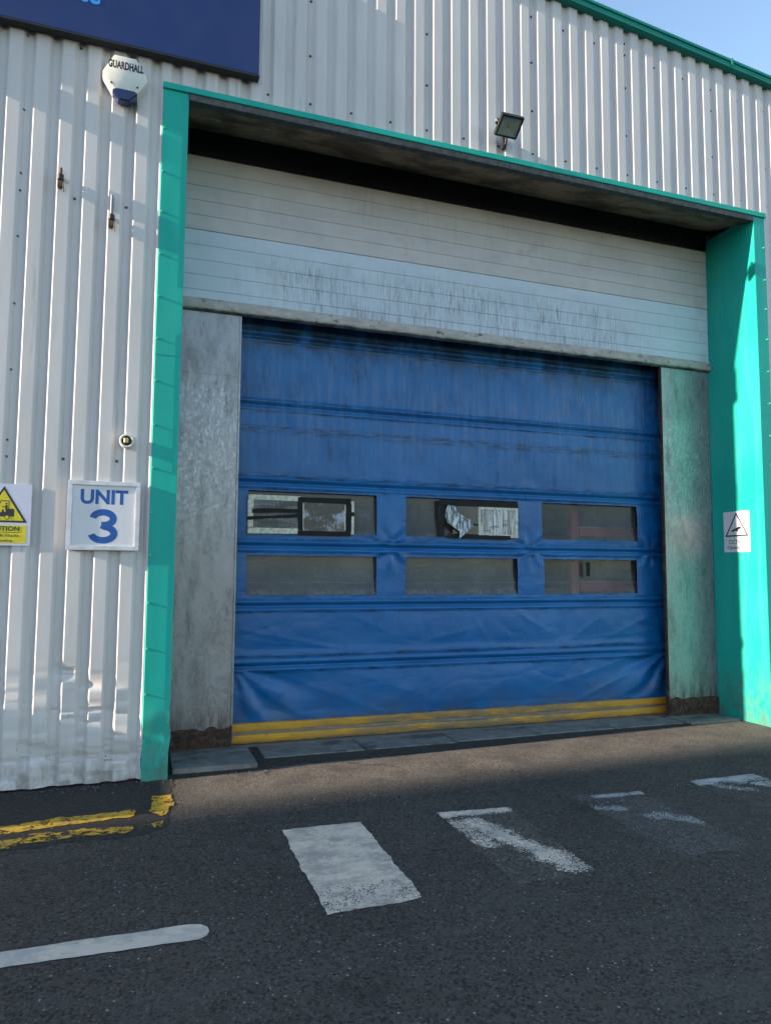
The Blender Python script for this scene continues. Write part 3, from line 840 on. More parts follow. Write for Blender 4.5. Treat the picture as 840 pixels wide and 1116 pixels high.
for j in range(nx + 1):
    x = OX0 + .02 + (OX1 - OX0 - .024) * j / nx
    w = .004 * FB(x * 1.4, 0, 1) ; v = .003 * FB(x * 2.2, 3, 1)
    R_.append([bm.verts.new((x, y + w, z + v)) for y, z in cs])
for a, c in zip(R_, R_[1:]):
    for i in range(len(cs) - 1): bm.faces.new([a[i], c[i], c[i + 1], a[i + 1]])
bmesh.ops.recalc_face_normals(bm, faces=bm.faces[:])
b.build('bottom_rail', M['lip'], rdo, 40)

# blue fabric door
BATT = [3.86, 3.19, 2.44, 1.836, 1.27, .708]
WINS = [(.893, 1.955, 2.174, 2.357), (.898, 1.365, 2.176, 1.742), (2.487, 1.958, 3.765, 2.357), (2.490, 1.365, 3.774, 1.743), (4.075, 1.965, 5.317, 2.360), (4.090, 1.370, 5.300, 1.745)]
# folds pulled tight across the two loose bottom sections: (x, z) to (x, z), height, width
CREASES = [(5.66, .66, 4.55, .24, .022, .035), (5.68, .55, 5.02, .22, .020, .030), (5.70, .40, 5.42, .20, .016, .025), (5.30, .68, 4.05, .36, .010, .040),
           (.78, .66, 1.45, .22, .018, .035), (.76, .52, 1.10, .20, .016, .028), (1.05, .69, 2.10, .28, .012, .040), (1.7, .68, 2.75, .34, .008, .045), (3.9, .60, 3.1, .25, .007, .040),
           (3.22, 1.16, 3.42, .86, .012, .022), (3.72, 1.20, 4.10, .98, .012, .025), (4.95, 1.20, 4.35, .84, .012, .030), (5.55, 1.15, 4.75, .82, .014, .035), (.85, 1.05, 1.75, .86, .012, .028),
           (1.9, 1.18, 2.55, .88, .008, .040), (2.7, .90, 3.25, 1.02, .010, .030), (1.1, .92, 2.2, .83, .010, .018), (4.2, .86, 5.5, .94, .008, .020), (.95, 1.22, 1.25, .95, .008, .03)]
def curtain_y(x, z):
    y = .922
    for c in BATT:
        t = z - c
        if abs(t) < .3:
            up = .020 * exp(-((t - .034) / .020) ** 2)
            cr2 = .016 * exp(-((t + .006) / .011) ** 2)
            up2 = .009 * exp(-((t + .040) / .016) ** 2)
            k = 1 + .35 * N3(x * 1.7, c * 7, 1)
            y += (-up + cr2 - up2) * k
    w = 0
    w += .010 * FB(x * .9, z * 1.3, 2)
    lw = max(.5, min(1.4, 1.9 - z * .45))
    w += lw * (.007 * N3(x * 1.6 + z * 1.2, z * 2.0, 8) + .002 * N3(x * 3.9 - z * 2.6, z * 3.4 + x * .8, 3) + .0010 * N3(x * 6 + z * 5, z * 6 - x * 2, 6))
    # creases: sharp ridges, finest and strongest in the loose lower sections
    def ridge(v, p): return max(0.0, 1 - abs(v) * 2.0) ** p
    ck = max(.12, min(1.0, 1.35 - z * .55)) if z < 2.4 else .16
    if z < 1.3:
        for (xa, za, xb, zb, amp, wd) in CREASES:
            dx, dz = xb - xa, zb - za; L2 = dx * dx + dz * dz
            t = ((x - xa) * dx + (z - za) * dz) / L2
            if -.15 < t < 1.15:
                d = abs((x - xa) * dz - (z - za) * dx) / math.sqrt(L2) + .006 * N3(x * 4, z * 4, amp * 900)
                if d < wd * 5: w -= .45 * amp * exp(-abs(d) / wd) * max(0.0, sin(pi * min(1, max(0, (t + .15) / 1.3)))) ** .7
    w += ck * .0025 * ridge(N3(x * 2.2, z * 4.0, 41), 5)
    for za, zb in zip([.17] + BATT[::-1], BATT[::-1] + [4.3]):
        if za <= z < zb: w -= .014 * sin(pi * (z - za) / (zb - za)) * (.7 + .6 * N3(x * .8, zb, 6))
    if z > 2.5: w -= .0035 * ridge(N3(x * 5.5, z * .55, 52), 4)
    # sagging roll above the lowest batten
    s_ = exp(-((z - .80 - .02 * N3(x * 1.1, 0, 3)) / .045) ** 2)
    w += -.028 * s_ * (.55 + .8 * N3(x * .9, 1, 5))
    # drapery folds running out of the lower corners
    def fan(px, pz, sx, amp):
        dx = (x - px) * sx; dz = z - pz
        r = math.hypot(dx, dz)
        if dx < 0 or dz > 0: return 0
        a = math.atan2(dx, -dz)
        return amp * sin(a * 11 + .8 * N3(x * 2, z * 2, 4)) * exp(-((r - .40) / .38) ** 2)
    if z < .72:
        w += fan(5.72, .72, -1, .016) * 1.2 + fan(.80, .70, 1, .012)
        w += .010 * sin((x - .6 * (z)) * 8 + 2.5 * N3(x, z, 1)) * max(0, min(1, (1.75 - x) / .6)) 
    if 1.27 > z > .74:
        w += .007 * N3(x * 1.4 - z * 1.2, z * 2.4 + x * .4, 11) 
    # pull marks between the window rows
    for cx in (2.33, 3.93, 5.5):
        q = math.hypot((x - cx), (z - 1.836))
        if q < .35: w += .010 * sin(math.atan2(z - 1.836, x - cx) * 6 + cx) * exp(-((q - .12) / .09) ** 2)
    # stitched window edges pucker
    for (x0, z0, x1, z1) in WINS:
        dx = max(x0 - x, 0, x - x1); dz = max(z0 - z, 0, z - z1)
        dd = math.hypot(dx, dz)
        if dd < .09: w += .0045 * exp(-(dd / .035) ** 2) * N3(x * 17, z * 17, 3)
    t_ = max(0.0, min(1.0, (z - .17) / .14)); w *= t_ * t_ * (3 - 2 * t_)
    return y + w
b = MB(); bm = b.bm
def axis(lo, hi, step, fixed):
    pts = [lo] + sorted(f for f in fixed if lo < f < hi) + [hi]; out = []
    for a, c in zip(pts, pts[1:]):
        k = max(1, round((c - a) / step))
        out += [a + (c - a) * i / k for i in range(k)]
    return out + [hi]
WX = sorted(set([w[0] for w in WINS] + [w[2] for w in WINS])); WZ = sorted(set([w[1] for w in WINS] + [w[3] for w in WINS]))
def dedupe(l, e=.012):
    o = []
    for v in l:
        if not o or v - o[-1] > e: o.append(v)
    return o
WX = dedupe(WX); WZ = dedupe(WZ)
near = lambda v, l: min(l, key=lambda q: abs(q - v))
WINS = [(near(a, WX), near(c, WZ), near(d, WX), near(e, WZ)) for a, c, d, e in WINS]
XS = axis(.72, 5.74, .022, WX); ZS = axis(.165, 4.25, .0125, WZ)
V = [[bm.verts.new((x, curtain_y(x, z), z)) for x in XS] for z in ZS]
def inwin(x, z): return any(a < x < d and c < z < e for a, c, d, e in WINS)
for i in range(len(ZS) - 1):
    zc = (ZS[i] + ZS[i + 1]) / 2
    for j in range(len(XS) - 1):
        if inwin((XS[j] + XS[j + 1]) / 2, zc): continue
        bm.faces.new([V[i][j], V[i][j + 1], V[i + 1][j + 1], V[i + 1][j]])
loose = [v for v in bm.verts if not v.link_faces]
bmesh.ops.delete(bm, geom=loose, context='VERTS')
fd = b.build('fabric_door', M['vinyl'], W, 180)
pm = ['pane', 'pane2', 'pane', 'pane2', 'pane3', 'pane3']
plab = ['taped window with a black framed patch', None, 'window with a peeling clear patch', None, None, None]
for k, (x0, z0, x1, z1) in enumerate(WINS):
    b = MB(); bm = b.bm; nx, nz = 40, 14; m_ = .012; R_ = []
    for i in range(nz + 1):
        z = z0 - m_ + (z1 - z0 + 2 * m_) * i / nz
        tt = (z - z0 + m_) / (z1 - z0 + 2 * m_); bow = .040 * (1 - (1 - tt) ** 2)
        R_.append([bm.verts.new((x, .928 + bow + .0016 * FB(x * 1.6, z * 2.2, 5 + k) + .0012 * N3(x * 5, z * 1.5, k), z)) for x in [x0 - m_ + (x1 - x0 + 2 * m_) * j / nx for j in range(nx + 1)]])
    for a, c in zip(R_, R_[1:]):
        for j in range(nx): bm.faces.new([a[j], a[j + 1], c[j + 1], c[j]])
    b.build('window_pane', M[pm[k]], fd, 180, label=plab[k])
# repairs: tape strips and patches on the panes
def strip(name, pts, y, mat, lab=None, th=.002):
    b = MB(); b.prism(pts, y - th, y, 0); return b.build(name, mat, fd, None, label=lab)
def rect(x0, z0, x1, z1): return [(x0, z0), (x1, z0), (x1, z1), (x0, z1)]
def ring(x0, z0, x1, z1, w, j=.0):
    r = lambda: random.uniform(-j, j)
    return [[(x0, z1 - w + r()), (x1, z1 - w + r()), (x1, z1 + r()), (x0, z1 + r())], [(x0, z0 + r()), (x1, z0 + r()), (x1, z0 + w + r()), (x0, z0 + w + r())],
            [(x0 + r(), z0 + w), (x0 + w + r(), z0 + w), (x0 + w + r(), z1 - w), (x0 + r(), z1 - w)], [(x1 - w + r(), z0 + w), (x1 + r(), z0 + w), (x1 + r(), z1 - w), (x1 - w + r(), z1 - w)]]
YP = .900
def stripset(name, quads, y, mat, lab=None, th=.002):
    b = MB()
    for q in quads: b.prism(q, y - th, y)
    return b.build(name, mat, fd, None, label=lab)
stripset('patch_sheet', [rect(.94, 1.985, 1.38, 2.275)], YP, M['streak'], 'clear patch sheet edged in cream tape')
stripset('tape_strip', ring(.894, 1.950, 1.392, 2.318, .048, .006)[:3], YP - .003, M['cream'], 'cream tape')
stripset('tape_strip', [[(.93, 2.139), (1.15, 2.150), (1.37, 2.151), (1.37, 2.189), (1.1, 2.190), (.932, 2.181)]], YP - .006, M['tape'], 'upper black tape')
stripset('tape_strip', [[(.888, 2.072), (1.1, 2.094), (1.37, 2.109), (1.37, 2.146), (1.2, 2.125), (.888, 2.106)]], YP - .008, M['tape'], 'lower black tape')
stripset('patch_sheet', [rect(1.40, 1.97, 1.855, 2.27)], YP - .001, M['shine'], 'patch sheet in a black tape frame')
stripset('tape_strip', ring(1.368, 1.935, 1.902, 2.309, .050, .006), YP - .0035, M['tape'], 'black tape frame')
for q in (ring(1.414, 1.984, 1.850, 2.262, .012)[2], ring(1.414, 1.984, 1.850, 2.262, .014)[3], rect(1.899, 1.958, 1.933, 2.286)): stripset('tape_strip', [q], YP - .0022, M['cream'], 'thin cream tape')
stripset('tape_strip', [[(1.84, 2.15), (1.87, 2.135), (1.935, 2.14), (1.937, 2.178), (1.86, 2.180)]], YP - .007, M['tape'])
stripset('patch_sheet', [rect(3.296, 1.972, 3.758, 2.282)], YP, M['ribbed'], 'ribbed clear patch sheet')
stripset('tape_strip', ring(3.292, 1.962, 3.765, 2.288, .030, .003), YP - .003, M['cream'], 'cream tape')
stripset('patch_sheet', [rect(3.000, 1.99, 3.292, 2.285)], YP + .001, M['pane2'])
for q in (rect(3.10, 2.083, 3.292, 2.10), rect(2.849, 2.282, 3.765, 2.345), [(2.849, 1.962), (2.902, 1.962), (2.902, 2.282), (2.849, 2.282)], [(2.94, 1.945), (3.674, 1.942), (3.672, 1.982), (2.94, 1.985)]): stripset('tape_strip', [q], YP - .006, M['tape'], 'black tape')
fl = [(2.937, 2.288), (3.008, 2.279), (3.05, 2.206), (3.110, 2.168), (3.164, 2.142), (3.21, 2.069), (3.135, 2.008), (3.058, 1.939), (3.066, 2.013), (2.99, 2.060), (2.937, 2.106), (2.905, 2.186)]
b = MB(); bm = b.bm   # the loose flap curls out of the pane
fy = lambda x, z: YP - .012 - .055 * max(0, (x - 2.93) / .28) - .012 * sin((x * .7 - z) * 45)
ctr = [(2.965, 2.20), (3.05, 2.115), (3.10, 2.06)]
fv = [bm.verts.new((x, fy(x, z), z)) for x, z in fl]; cv_ = [bm.verts.new((x, fy(x, z) - .014, z)) for x, z in ctr]
for k in range(12):
    p, q = fl[k], fl[(k + 1) % 12]; mid_ = ((p[0] + q[0]) / 2, (p[1] + q[1]) / 2)
    c = min(range(3), key=lambda n_: (ctr[n_][0] - mid_[0]) ** 2 + (ctr[n_][1] - mid_[1]) ** 2)
    bm.faces.new([fv[k], fv[(k + 1) % 12], cv_[c]])
bm.verts.ensure_lookup_table()
be = [e for e in bm.edges if e.is_boundary and (e.verts[0] in cv_ or e.verts[1] in cv_)]
bmesh.ops.holes_fill(bm, edges=be, sides=6)
bmesh.ops.recalc_face_normals(bm, faces=bm.faces[:])
bmesh.ops.solidify(bm, geom=bm.faces[:], thickness=.002)
b.build('loose_flap', M['flap'], fd, 20, label='peeling clear plastic flap')
stripset('tape_strip', [rect(4.612, 1.558, 4.662, 1.712)], YP - .002, M['tape'], 'short black tape strip')
# hem: two yellow bands with a grey strip between
def hem(name, prof, mat, seed, lab=None):
    b = MB(); bm = b.bm; R_ = []; nx = 200
    for j in range(nx + 1):
        x = .72 + 5.0 * j / nx
        s = exp(-((x - 3.35) / .25) ** 2)
        w = .006 * FB(x * 2.0, seed, 1) - .014 * s; v = .006 * FB(x * 1.6, seed, 7) - .004 * s
        row = []
        for i, (y, z) in enumerate(prof):
            row.append(bm.verts.new((x, y + w, max(.012, z + v * min(1, z / .05)))))
        R_.append(row)
    for a, c in zip(R_, R_[1:]):
        for i in range(len(prof) - 1): bm.faces.new([a[i], c[i], c[i + 1], a[i + 1]])
    bmesh.ops.recalc_face_normals(bm, faces=bm.faces[:])
    return b.build(name, mat, fd, 60, label=lab)
hem('bottom_hem', [(.925, .112), (.905, .116), (.899, .15), (.903, .186), (.925, .192)], M['yellow'], 1, 'dirty yellow bottom band')
hem('hem_strip', [(.915, .088), (.912, .098), (.914, .118)], M['steel_grey'], 2)
hem('bottom_hem', [(.925, .010), (.895, .014), (.882, .05), (.890, .088), (.925, .096)], M['yellow'], 3, 'dirty yellow bottom band')

# verge capping along the roof edge
def verge_part(xa, xb, mat, nm):
    b = MB(); bm = b.bm
    cs = [(.16, .070), (-.060, .050), (-.078, .042), (-.080, .012), (-.066, .008), (-.066, -.046), (-.050, -.054), (.05, -.054)]
    A, C_ = [], []
    for y, dz in cs:
        A.append(bm.verts.new((xa, y, ztop(xa) + dz))); C_.append(bm.verts.new((xb, y, ztop(xb) + dz)))
    for i in range(len(cs) - 1): bm.faces.new([A[i], A[i + 1], C_[i + 1], C_[i]])
    bmesh.ops.recalc_face_normals(bm, faces=bm.faces[:])
    return b.build(nm, mat, W, 30)
for xa, xb in ((-12.4, -4.0), (-4.0, 1.0), (1.003, 5.93), (5.933, 13.1)): verge_part(xa, xb, M['teal_shade'], 'verge_trim')
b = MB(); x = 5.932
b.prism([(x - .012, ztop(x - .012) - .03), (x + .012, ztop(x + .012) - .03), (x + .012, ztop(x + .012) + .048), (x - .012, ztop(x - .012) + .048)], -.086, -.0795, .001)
b.build('verge_trim', M['teal_shade'], W, 30)

# shell behind the front wall: roof, side and rear walls, floor
b = MB()
for xa, xb in ((-12.3, RX), (RX, 13.0)):
    b.face([(xa, .14, ztop(xa) + .045), (xb, .14, ztop(xb) + .045), (xb, 20, ztop(xb) + .045), (xa, 20, ztop(xa) + .045)])
b.build('roof', M['roofsheet'], W)
b = MB()
b.box((-9.0, .06, 0), (-8.9, 20, ztop(-9) + .05)); b.box((12.9, .06, 0), (13.0, 20, ztop(13) + .05)); b.box((-8.9, 19.9, 0), (12.9, 20, 7.0))
b.box((-8.9, .075, .02), (.18, .13, 7.3)); b.box((.181, .76, 5.725), (6.25, .80, 7.05)); b.box((6.251, .075, .02), (12.9, .13, 6.45)); b.box((.181, .075, 5.73), (6.25, .13, 7.05))
b.box((-.0, .80, .02), (.70, .86, 5.7)); b.box((5.76, .80, .02), (6.4, .86, 5.7))
b.build('inner_wall', M['inner'], W)
MB().box((-8.9, 1.0, -.05), (12.9, 19.9, .010)).build('inner_floor', M['floorc'], W)
MB().box((-9.0, .05, -.02), (-.002, .11, .10), .003).build('wall_plinth', M['rust'], W)

# red pallet rack seen dimly through the right hand panes
rk = tag(empty('pallet_rack', (4.9, 1.7, .01)), 'red steel racking dimly seen inside behind the right hand door windows', 'pallet rack')
for x in (4.72, 5.85):
    for y in (1.30, 2.35): MB().box((x - .05, y - .04, .01), (x + .05, y + .04, 3.6), .004).build('upright', M['rackred'], rk)
for z in (1.38, 2.02, 2.9):
    for y in (1.25, 2.36): MB().box((4.77, y, z), (5.80, y + .05, z + .10), .004).build('beam', M['rackred'], rk)
    MB().box((4.68, 1.31, z + .1005), (5.9, 2.355, z + .12)).build('shelf', M['inner'], rk)

# ------------------------------------------------------------------ things fixed to the wall
# navy fascia sign
fs = tag(empty('fascia_sign', (-1.2, 0, 5.79)), 'large navy blue fascia panel over the left wall with pale blue letters', 'sign')
MB().prism(rect(-4.2, 5.79, .762, 7.05), -.080, -.012, .004).build('panel', M['navy'], fs, 30)
b = MB(); t = text_bm('te', -.66, -.50, 6.062, 6.23, .012, .001); b.join(t, Matrix.Translation((0, -.0805, 0))); b.build('lettering', M['cyan'], fs)
MB().prism(rect(-4.205, 5.772, .768, 5.789), -.084, -.004, .002).build('edge_trim', M['rubber'], fs, 30)

# alarm bell box
ab = tag(empty('alarm_box', (-.29, 0, 5.5)), 'cream hexagonal alarm bell box high on the wall under the navy panel', 'alarm box')
outl = [(-.385, 5.690), (-.215, 5.690), (-.128, 5.565), (-.124, 5.505), (-.205, 5.372), (-.255, 5.338), (-.338, 5.338), (-.385, 5.372), (-.462, 5.490), (-.462, 5.545)]
def shrink(pts, k, cx=-.293, cz=5.50): return [(cx + (x - cx) * k, cz + (z - cz) * k) for x, z in pts]
b = MB(); bm = b.bm
lay = [(outl, .0), (outl, -.055), (shrink(outl, .955), -.078), (shrink(outl, .82), -.088)]
LV = [[bm.verts.new((x, y, z)) for x, z in pts] for pts, y in lay]
for A, C_ in zip(LV, LV[1:]):
    for i in range(len(A)):
        j = (i + 1) % len(A); bm.faces.new([A[i], A[j], C_[j], C_[i]])
bm.faces.new(LV[-1]); bmesh.ops.recalc_face_normals(bm, faces=bm.faces[:])
b.build('housing', M['white'], ab, 25)
b = MB(); b.join(text_bm('GUARDHALL', -.422, -.158, 5.566, 5.632, .035, .001), Matrix.Translation((0, -.0885, 0))); b.build('lettering', M['ink'], ab)
b = MB(); b.prism([(-.362, 5.402), (-.210, 5.402), (-.193, 5.375), (-.258, 5.306), (-.334, 5.306), (-.392, 5.375)], -.100, -.004, .010); b.build('strobe_lens', M['lens_blue'], ab, 30)
for x, z in ((-.395, 5.44), (-.20, 5.44)):
    b = MB(); b.tube((x, -.080, z), (x, -.0915, z), .008, None, 12); b.build('cover_screw', M['ink'], ab)

# floodlight
def floodlight(x, zf, label):
    root = tag(empty('floodlight', (x, 0, zf)), label, 'floodlight')
    # foot and stirrup
    b = MB(); b.box((x + .02, -.030, zf - .06), (x + .06, .002, zf + .06), .003); b.tube((x + .04, -.02, zf - .02), (x + .04, -.05, zf - .03), .014, None, 12); b.build('wall_foot', M['cowl'], root, 30)
    bx = x - .001
    d = Vector((0, -.165, .11)).normalized(); nrm = Vector((0, -.11, -.165)).normalized(); X = Vector((1, 0, 0))
    c = Vector((bx, -.2025, zf + .045))
    T = Matrix((( X.x, d.x, -nrm.x, c.x), (X.y, d.y, -nrm.y, c.y), (X.z, d.z, -nrm.z, c.z), (0, 0, 0, 1)))
    def lb(a, e, bev=.004):
        t = MB(); t.box(a, e, bev); t.bm.transform(T); return t
    # housing tub, bezel, glass; local z points to the back of the lamp
    t = lb((-.105, -.09, .0365), (.105, .09, .06), .008)
    for k in range(7):
        q = MB(); q.box((-.09 + k * .028, -.07, .06), (-.084 + k * .028, .07, .076)); q.bm.transform(T)
        me = bpy.data.meshes.new('x'); q.bm.to_mesh(me); t.bm.from_mesh(me); q.bm.free(); bpy.data.meshes.remove(me)
    t.build('housing', M['cowl'], root, 30)
    t = MB()
    w, h, r = .114, .100, .017
    for a, e in (((-w, -h, -.004), (w, -h + r, .040)), ((-w, h - r, -.004), (w, h, .040)), ((-w, -h + r, -.004), (-w + r, h - r, .040)), ((w - r, -h + r, -.004), (w, h - r, .040))): t.box(a, e, .002)
    t.bm.transform(T); t.build('bezel', M['cowl'], root, 30)
    t = lb((-w + r, -h + r, .000), (w - r, h - r, .003), 0); t.build('glass', M['clearglass'], root)
    t = MB(); bm = t.bm; a_, c_ = w - r, h - r
    O = [bm.verts.new(p) for p in ((-a_, -c_, .0045), (a_, -c_, .0045), (a_, c_, .0045), (-a_, c_, .0045))]
    I = [bm.verts.new(p) for p in ((-.016, -.016, .016), (.016, -.016, .016), (.016, .016, .016), (-.016, .016, .016))]
    for i in range(4): bm.faces.new([O[i], O[(i + 1) % 4], I[(i + 1) % 4], I[i]])
    bm.faces.new(I); bm.transform(T); t.build('reflector', M['floodglass'], root)
    t = MB(); bm = t.bm   # pyramid reflector edges printed as a shallow tray around the chip
    t.box((-.012, -.012, .010), (.012, .012, .0155), .001); t.bm.transform(T); t.build('led_chip', M['warn'], root)
    t = MB()
    for s in (-1, 1): t.box((s * .112 - .004, -.012, .01), (s * .112 + .004, .012, .11), .001)
    t.box((-.116, -.012, .108), (.116, .012, .114), .001); t.bm.transform(T)
    t.build('stirrup', M['steel_grey'], root, 30)
    t = MB(); t.tube((x + .04, -.05, zf - .03), T @ Vector((.03, -.02, .11)), .012, None, 10); t.build('arm', M['cowl'], root, 40)
    t = MB(); t.tube(T @ Vector((-.118, 0, .03)), T @ Vector((-.135, 0, .03)), .014, None, 8); t.build('knob', M['cowl'], root, 40)
    return root
floodlight(3.088, 5.72, 'small black square floodlight tilted down above the doorway')

# two old cable brackets
def bracket(x, z0, z1, rodtop, label):
    r = tag(empty('pipe_bracket', (x, 0, z0)), label, 'bracket', 'rusty pipe stubs on the upper left wall')
    MB().tube((x, -.030, z0 + .07), (x, -.030, z1), .013, .011, 12).build('rod', M['steel_grey'] if rodtop else M['rusty_pipe'], r, 40)
    b = MB(); b.tube((x, -.030, z0 + .065), (x, -.030, z0 + .105), .024, None, 12); b.box((x - .016, -.03, z0 + .07), (x + .016, .0, z0 + .10), .003); b.build('clamp', M['black'], r, 40)
    b = MB(); b.box((x - .02, -.045, z0), (x + .018, -.004, z0 + .065), .008, 2); b.build('lug', M['rusty_pipe'], r, 40)
    b = MB(); b.tube((x + .014, -.04, z0 + .07), (x + .030, -.05, z0 - .035), .0035, None, 8); b.build('wire_tail', M['black'], r, 40)
bracket(-.735, 4.535, 4.695, False, 'shorter brown pipe stub clamped to the wall left of the alarm box')
bracket(-.358, 4.28, 4.545, True, 'longer pipe stub with pale steel top, lower and nearer the doorway')

# round wall outlet
ol = tag(empty('pipe_outlet', (-.185, 0, 2.592)), 'round cream pipe outlet with rusty mouth above the unit number sign', 'pipe outlet')
b = MB(); bm = b.bm; n = 24
prof = [(.054, .0), (.054, -.045), (.050, -.052), (.042, -.052), (.038, -.046), (.036, .0)]
RR = [[bm.verts.new((-.185 + r_ * cos(2 * pi * k / n), y, 2.592 + r_ * sin(2 * pi * k / n))) for k in range(n)] for r_, y in prof]
for A, C_ in zip(RR, RR[1:]):
    for k in range(n): bm.faces.new([A[k], A[(k + 1) % n], C_[(k + 1) % n], C_[k]])
bmesh.ops.recalc_face_normals(bm, faces=bm.faces[:])
b.build('collar', M['white'], ol, 40)
b = MB(); b.tube((-.185, -.002, 2.592), (-.185, -.022, 2.592), .037, None, 20); b.build('rusty_core', M['rusty_pipe'], ol, 40)
b = MB(); b.box((-.205, -.056, 2.574), (-.172, -.02, 2.614), .005); b.build('spigot', M['brass'], ol, 30)

# UNIT 3 sign
us = tag(empty('unit_sign', (-.33, 0, 2.0)), 'square white framed sign reading UNIT 3 in blue beside the teal jamb', 'sign')
MB().box((-.566, -.022, 1.766), (-.092, -.003, 2.244), .001).build('panel', M['signwhite'], us)
b = MB()
for q in ring(-.588, 1.744, -.070, 2.272, .034): b.prism(q, -.034, -.002, .003)
b.build('frame', M['alu'], us, 30)
b = MB(); b.join(text_bm('UNIT', -.498, -.160, 2.094, 2.207, .036, .0002), Matrix.Translation((0, -.0221, 0))); b.build('lettering', M['signblue'], us)
def arc(cx, cz, rx, rz, a0, a1, n=22): return [(cx + rx * cos(radians(a0 + (a1 - a0) * i / n)), cz + rz * sin(radians(a0 + (a1 - a0) * i / n))) for i in range(n + 1)]
three = arc(-.333, 1.985, .072, .049, 175, -80) + [(-.345, 1.936)]
three2 = [(-.345, 1.936)] + arc(-.333, 1.872, .080, .052, 80, -172)
b = MB()
for k, pl in enumerate((three, three2)):
    for q in strokes(pl, .050): b.face([(v.x, -.0224 - .0001 * k, v.y) for v in q])
bmesh.ops.remove_doubles(b.bm, verts=b.bm.verts[:], dist=1e-6)
bmesh.ops.recalc_face_normals(b.bm, faces=b.bm.faces[:]); b.build('numeral', M['signblue'], us)

# forklift caution sign (left part lies outside the frame)
fx = lambda X: -.832 + (X - 420) * .00056
fz = lambda Z: 2.225 - (Z - 160) * .00055
cs_ = tag(empty('caution_sign', (fx(90), 0, 2.0)), 'yellow and white forklift caution sign at the left edge', 'sign')
MB().prism(rect(fx(-245), 1.769, -.832, 2.225), -.010, -.004, .001).build('panel', M['signdew'], cs_)
def flat(polys, y):
    b = MB()
    for p in polys: b.prism([(fx(X), fz(Z)) for X, Z in p], y - .0006, y)
    return b
def rounded_tri(k):
    cx, cz = 90, 515; P3 = [(90, 195), (378, 680), (-198, 680)]
    return [(cx + (x - cx) * k, cz + (z - cz) * k) for x, z in P3]
flat([rounded_tri(1.0)], -.0101).build('triangle_border', M['ink'], cs_)
flat([rounded_tri(.84)], -.0108).build('triangle', M['warn'], cs_)
flat([[(-192, 716), (373, 716), (373, 955), (-192, 955)]], -.0101).build('caption_panel', M['warn'], cs_)
truck = [[(-20, 545), (70, 545), (75, 510), (95, 505), (100, 540), (115, 540), (120, 500), (205, 495), (220, 510), (220, 600), (30, 605), (-25, 600)],
         [(110, 455), (128, 440), (140, 455), (140, 510), (112, 510)], [(75, 462), (112, 470), (112, 482), (75, 476)], disc(125, 428, 11), disc(137, 612, 32), disc(2, 616, 26)]
for q in strokes([(5, 500), (62, 392), (155, 392), (155, 505)], 11): truck.append([(v.x, v.y) for v in q])
for q in strokes([(-32, 400), (-62, 625), (-165, 632)], 11): truck.append([(v.x, v.y) for v in q])
for q in strokes([(5, 410), (35, 352)], 9): truck.append([(v.x, v.y) for v in q])
truck2 = [disc(137, 612, 22), disc(2, 616, 15)]
b = MB()
for p in truck:
    pp = [(fx(X), fz(Z)) for X, Z in p]
    b.face([(x, -.0117, z) for x, z in pp])
for k, v in enumerate(b.bm.faces):
    for q in v.verts: q.co.y -= .00006 * k
bmesh.ops.recalc_face_normals(b.bm, faces=b.bm.faces[:]); b.build('forklift_symbol', M['ink'], cs_)
for w_ in truck2: flat([w_], -.0130).build('forklift_wheel', M['warn'], cs_)
b = MB()
for s_, X0, X1, Z0, Z1, bo in (('CAUTION', -110, 290, 792, 730, .022), ('Fork Lift Trucks', -107, 287, 868, 833, .004), ('Operating', -30, 210, 944, 905, .006)):
    b.join(text_bm(s_, fx(X0), fx(X1), fz(Z0), fz(Z1), bo, .0005), Matrix.Translation((0, -.0108, 0)))
b.prism([(fx(-130), fz(814)), (fx(310), fz(814)), (fx(310), fz(809)), (fx(-130), fz(809))], -.0116, -.0108)
b.build('lettering', M['ink'], cs_)

# CCTV sign on the right reveal (faces -x)
cc = tag(empty('cctv_sign', (6.21, .36, 2.06)), 'small white camera warning sign on the right teal reveal', 'sign')
TU = Matrix(((0, 1, 0, 6.2155), (-1, 0, 0, .545), (0, 0, 1, 1.835), (0, 0, 0, 1)))   # (u, depth, v) -> world
SW, SH = .365, .455
cv = lambda u, v: (u * SW, (1 - v) * SH)
def side(polys, y0, y1):
    b = MB()
    for p in polys: b.prism(p, y0, y1)
    b.bm.transform(TU); return b
side([rect(0, 0, SW, SH)], -.003, .002).build('panel', M['signwhite'], cc)
tri = [cv(.50, .055), cv(.91, .60), cv(.09, .60)]
b = MB()
for q in strokes(tri, .016, True): b.prism([(v.x, v.y) for v in q], -.0036, -.003)
b.bm.transform(TU); b.build('triangle_border', M['ink'], cc)
cam_p = [[cv(.28, .475), cv(.60, .375), cv(.66, .385), cv(.68, .43), cv(.60, .445), cv(.34, .505)], [cv(.47, .455), cv(.56, .43), cv(.56, .49), cv(.49, .50)]]
b = MB(); b.prism(cam_p[0], -.0036, -.003); b.prism(cam_p[1], -.0039, -.0031); b.bm.transform(TU); b.build('camera_symbol', M['ink'], cc)
b = MB()
for s_, u0, u1, v0, v1 in (('CCTV in', .20, .80, .80, .70), ('Operation', .14, .88, .945, .845)):
    p0 = cv(u0, v0); p1 = cv(u1, v1)
    b.join(text_bm(s_, p0[0], p1[0], p0[1], p1[1], .008, .0004), Matrix.Translation((0, -.0032, 0)))
b.bm.transform(TU); b.build('lettering', M['ink'], cc)

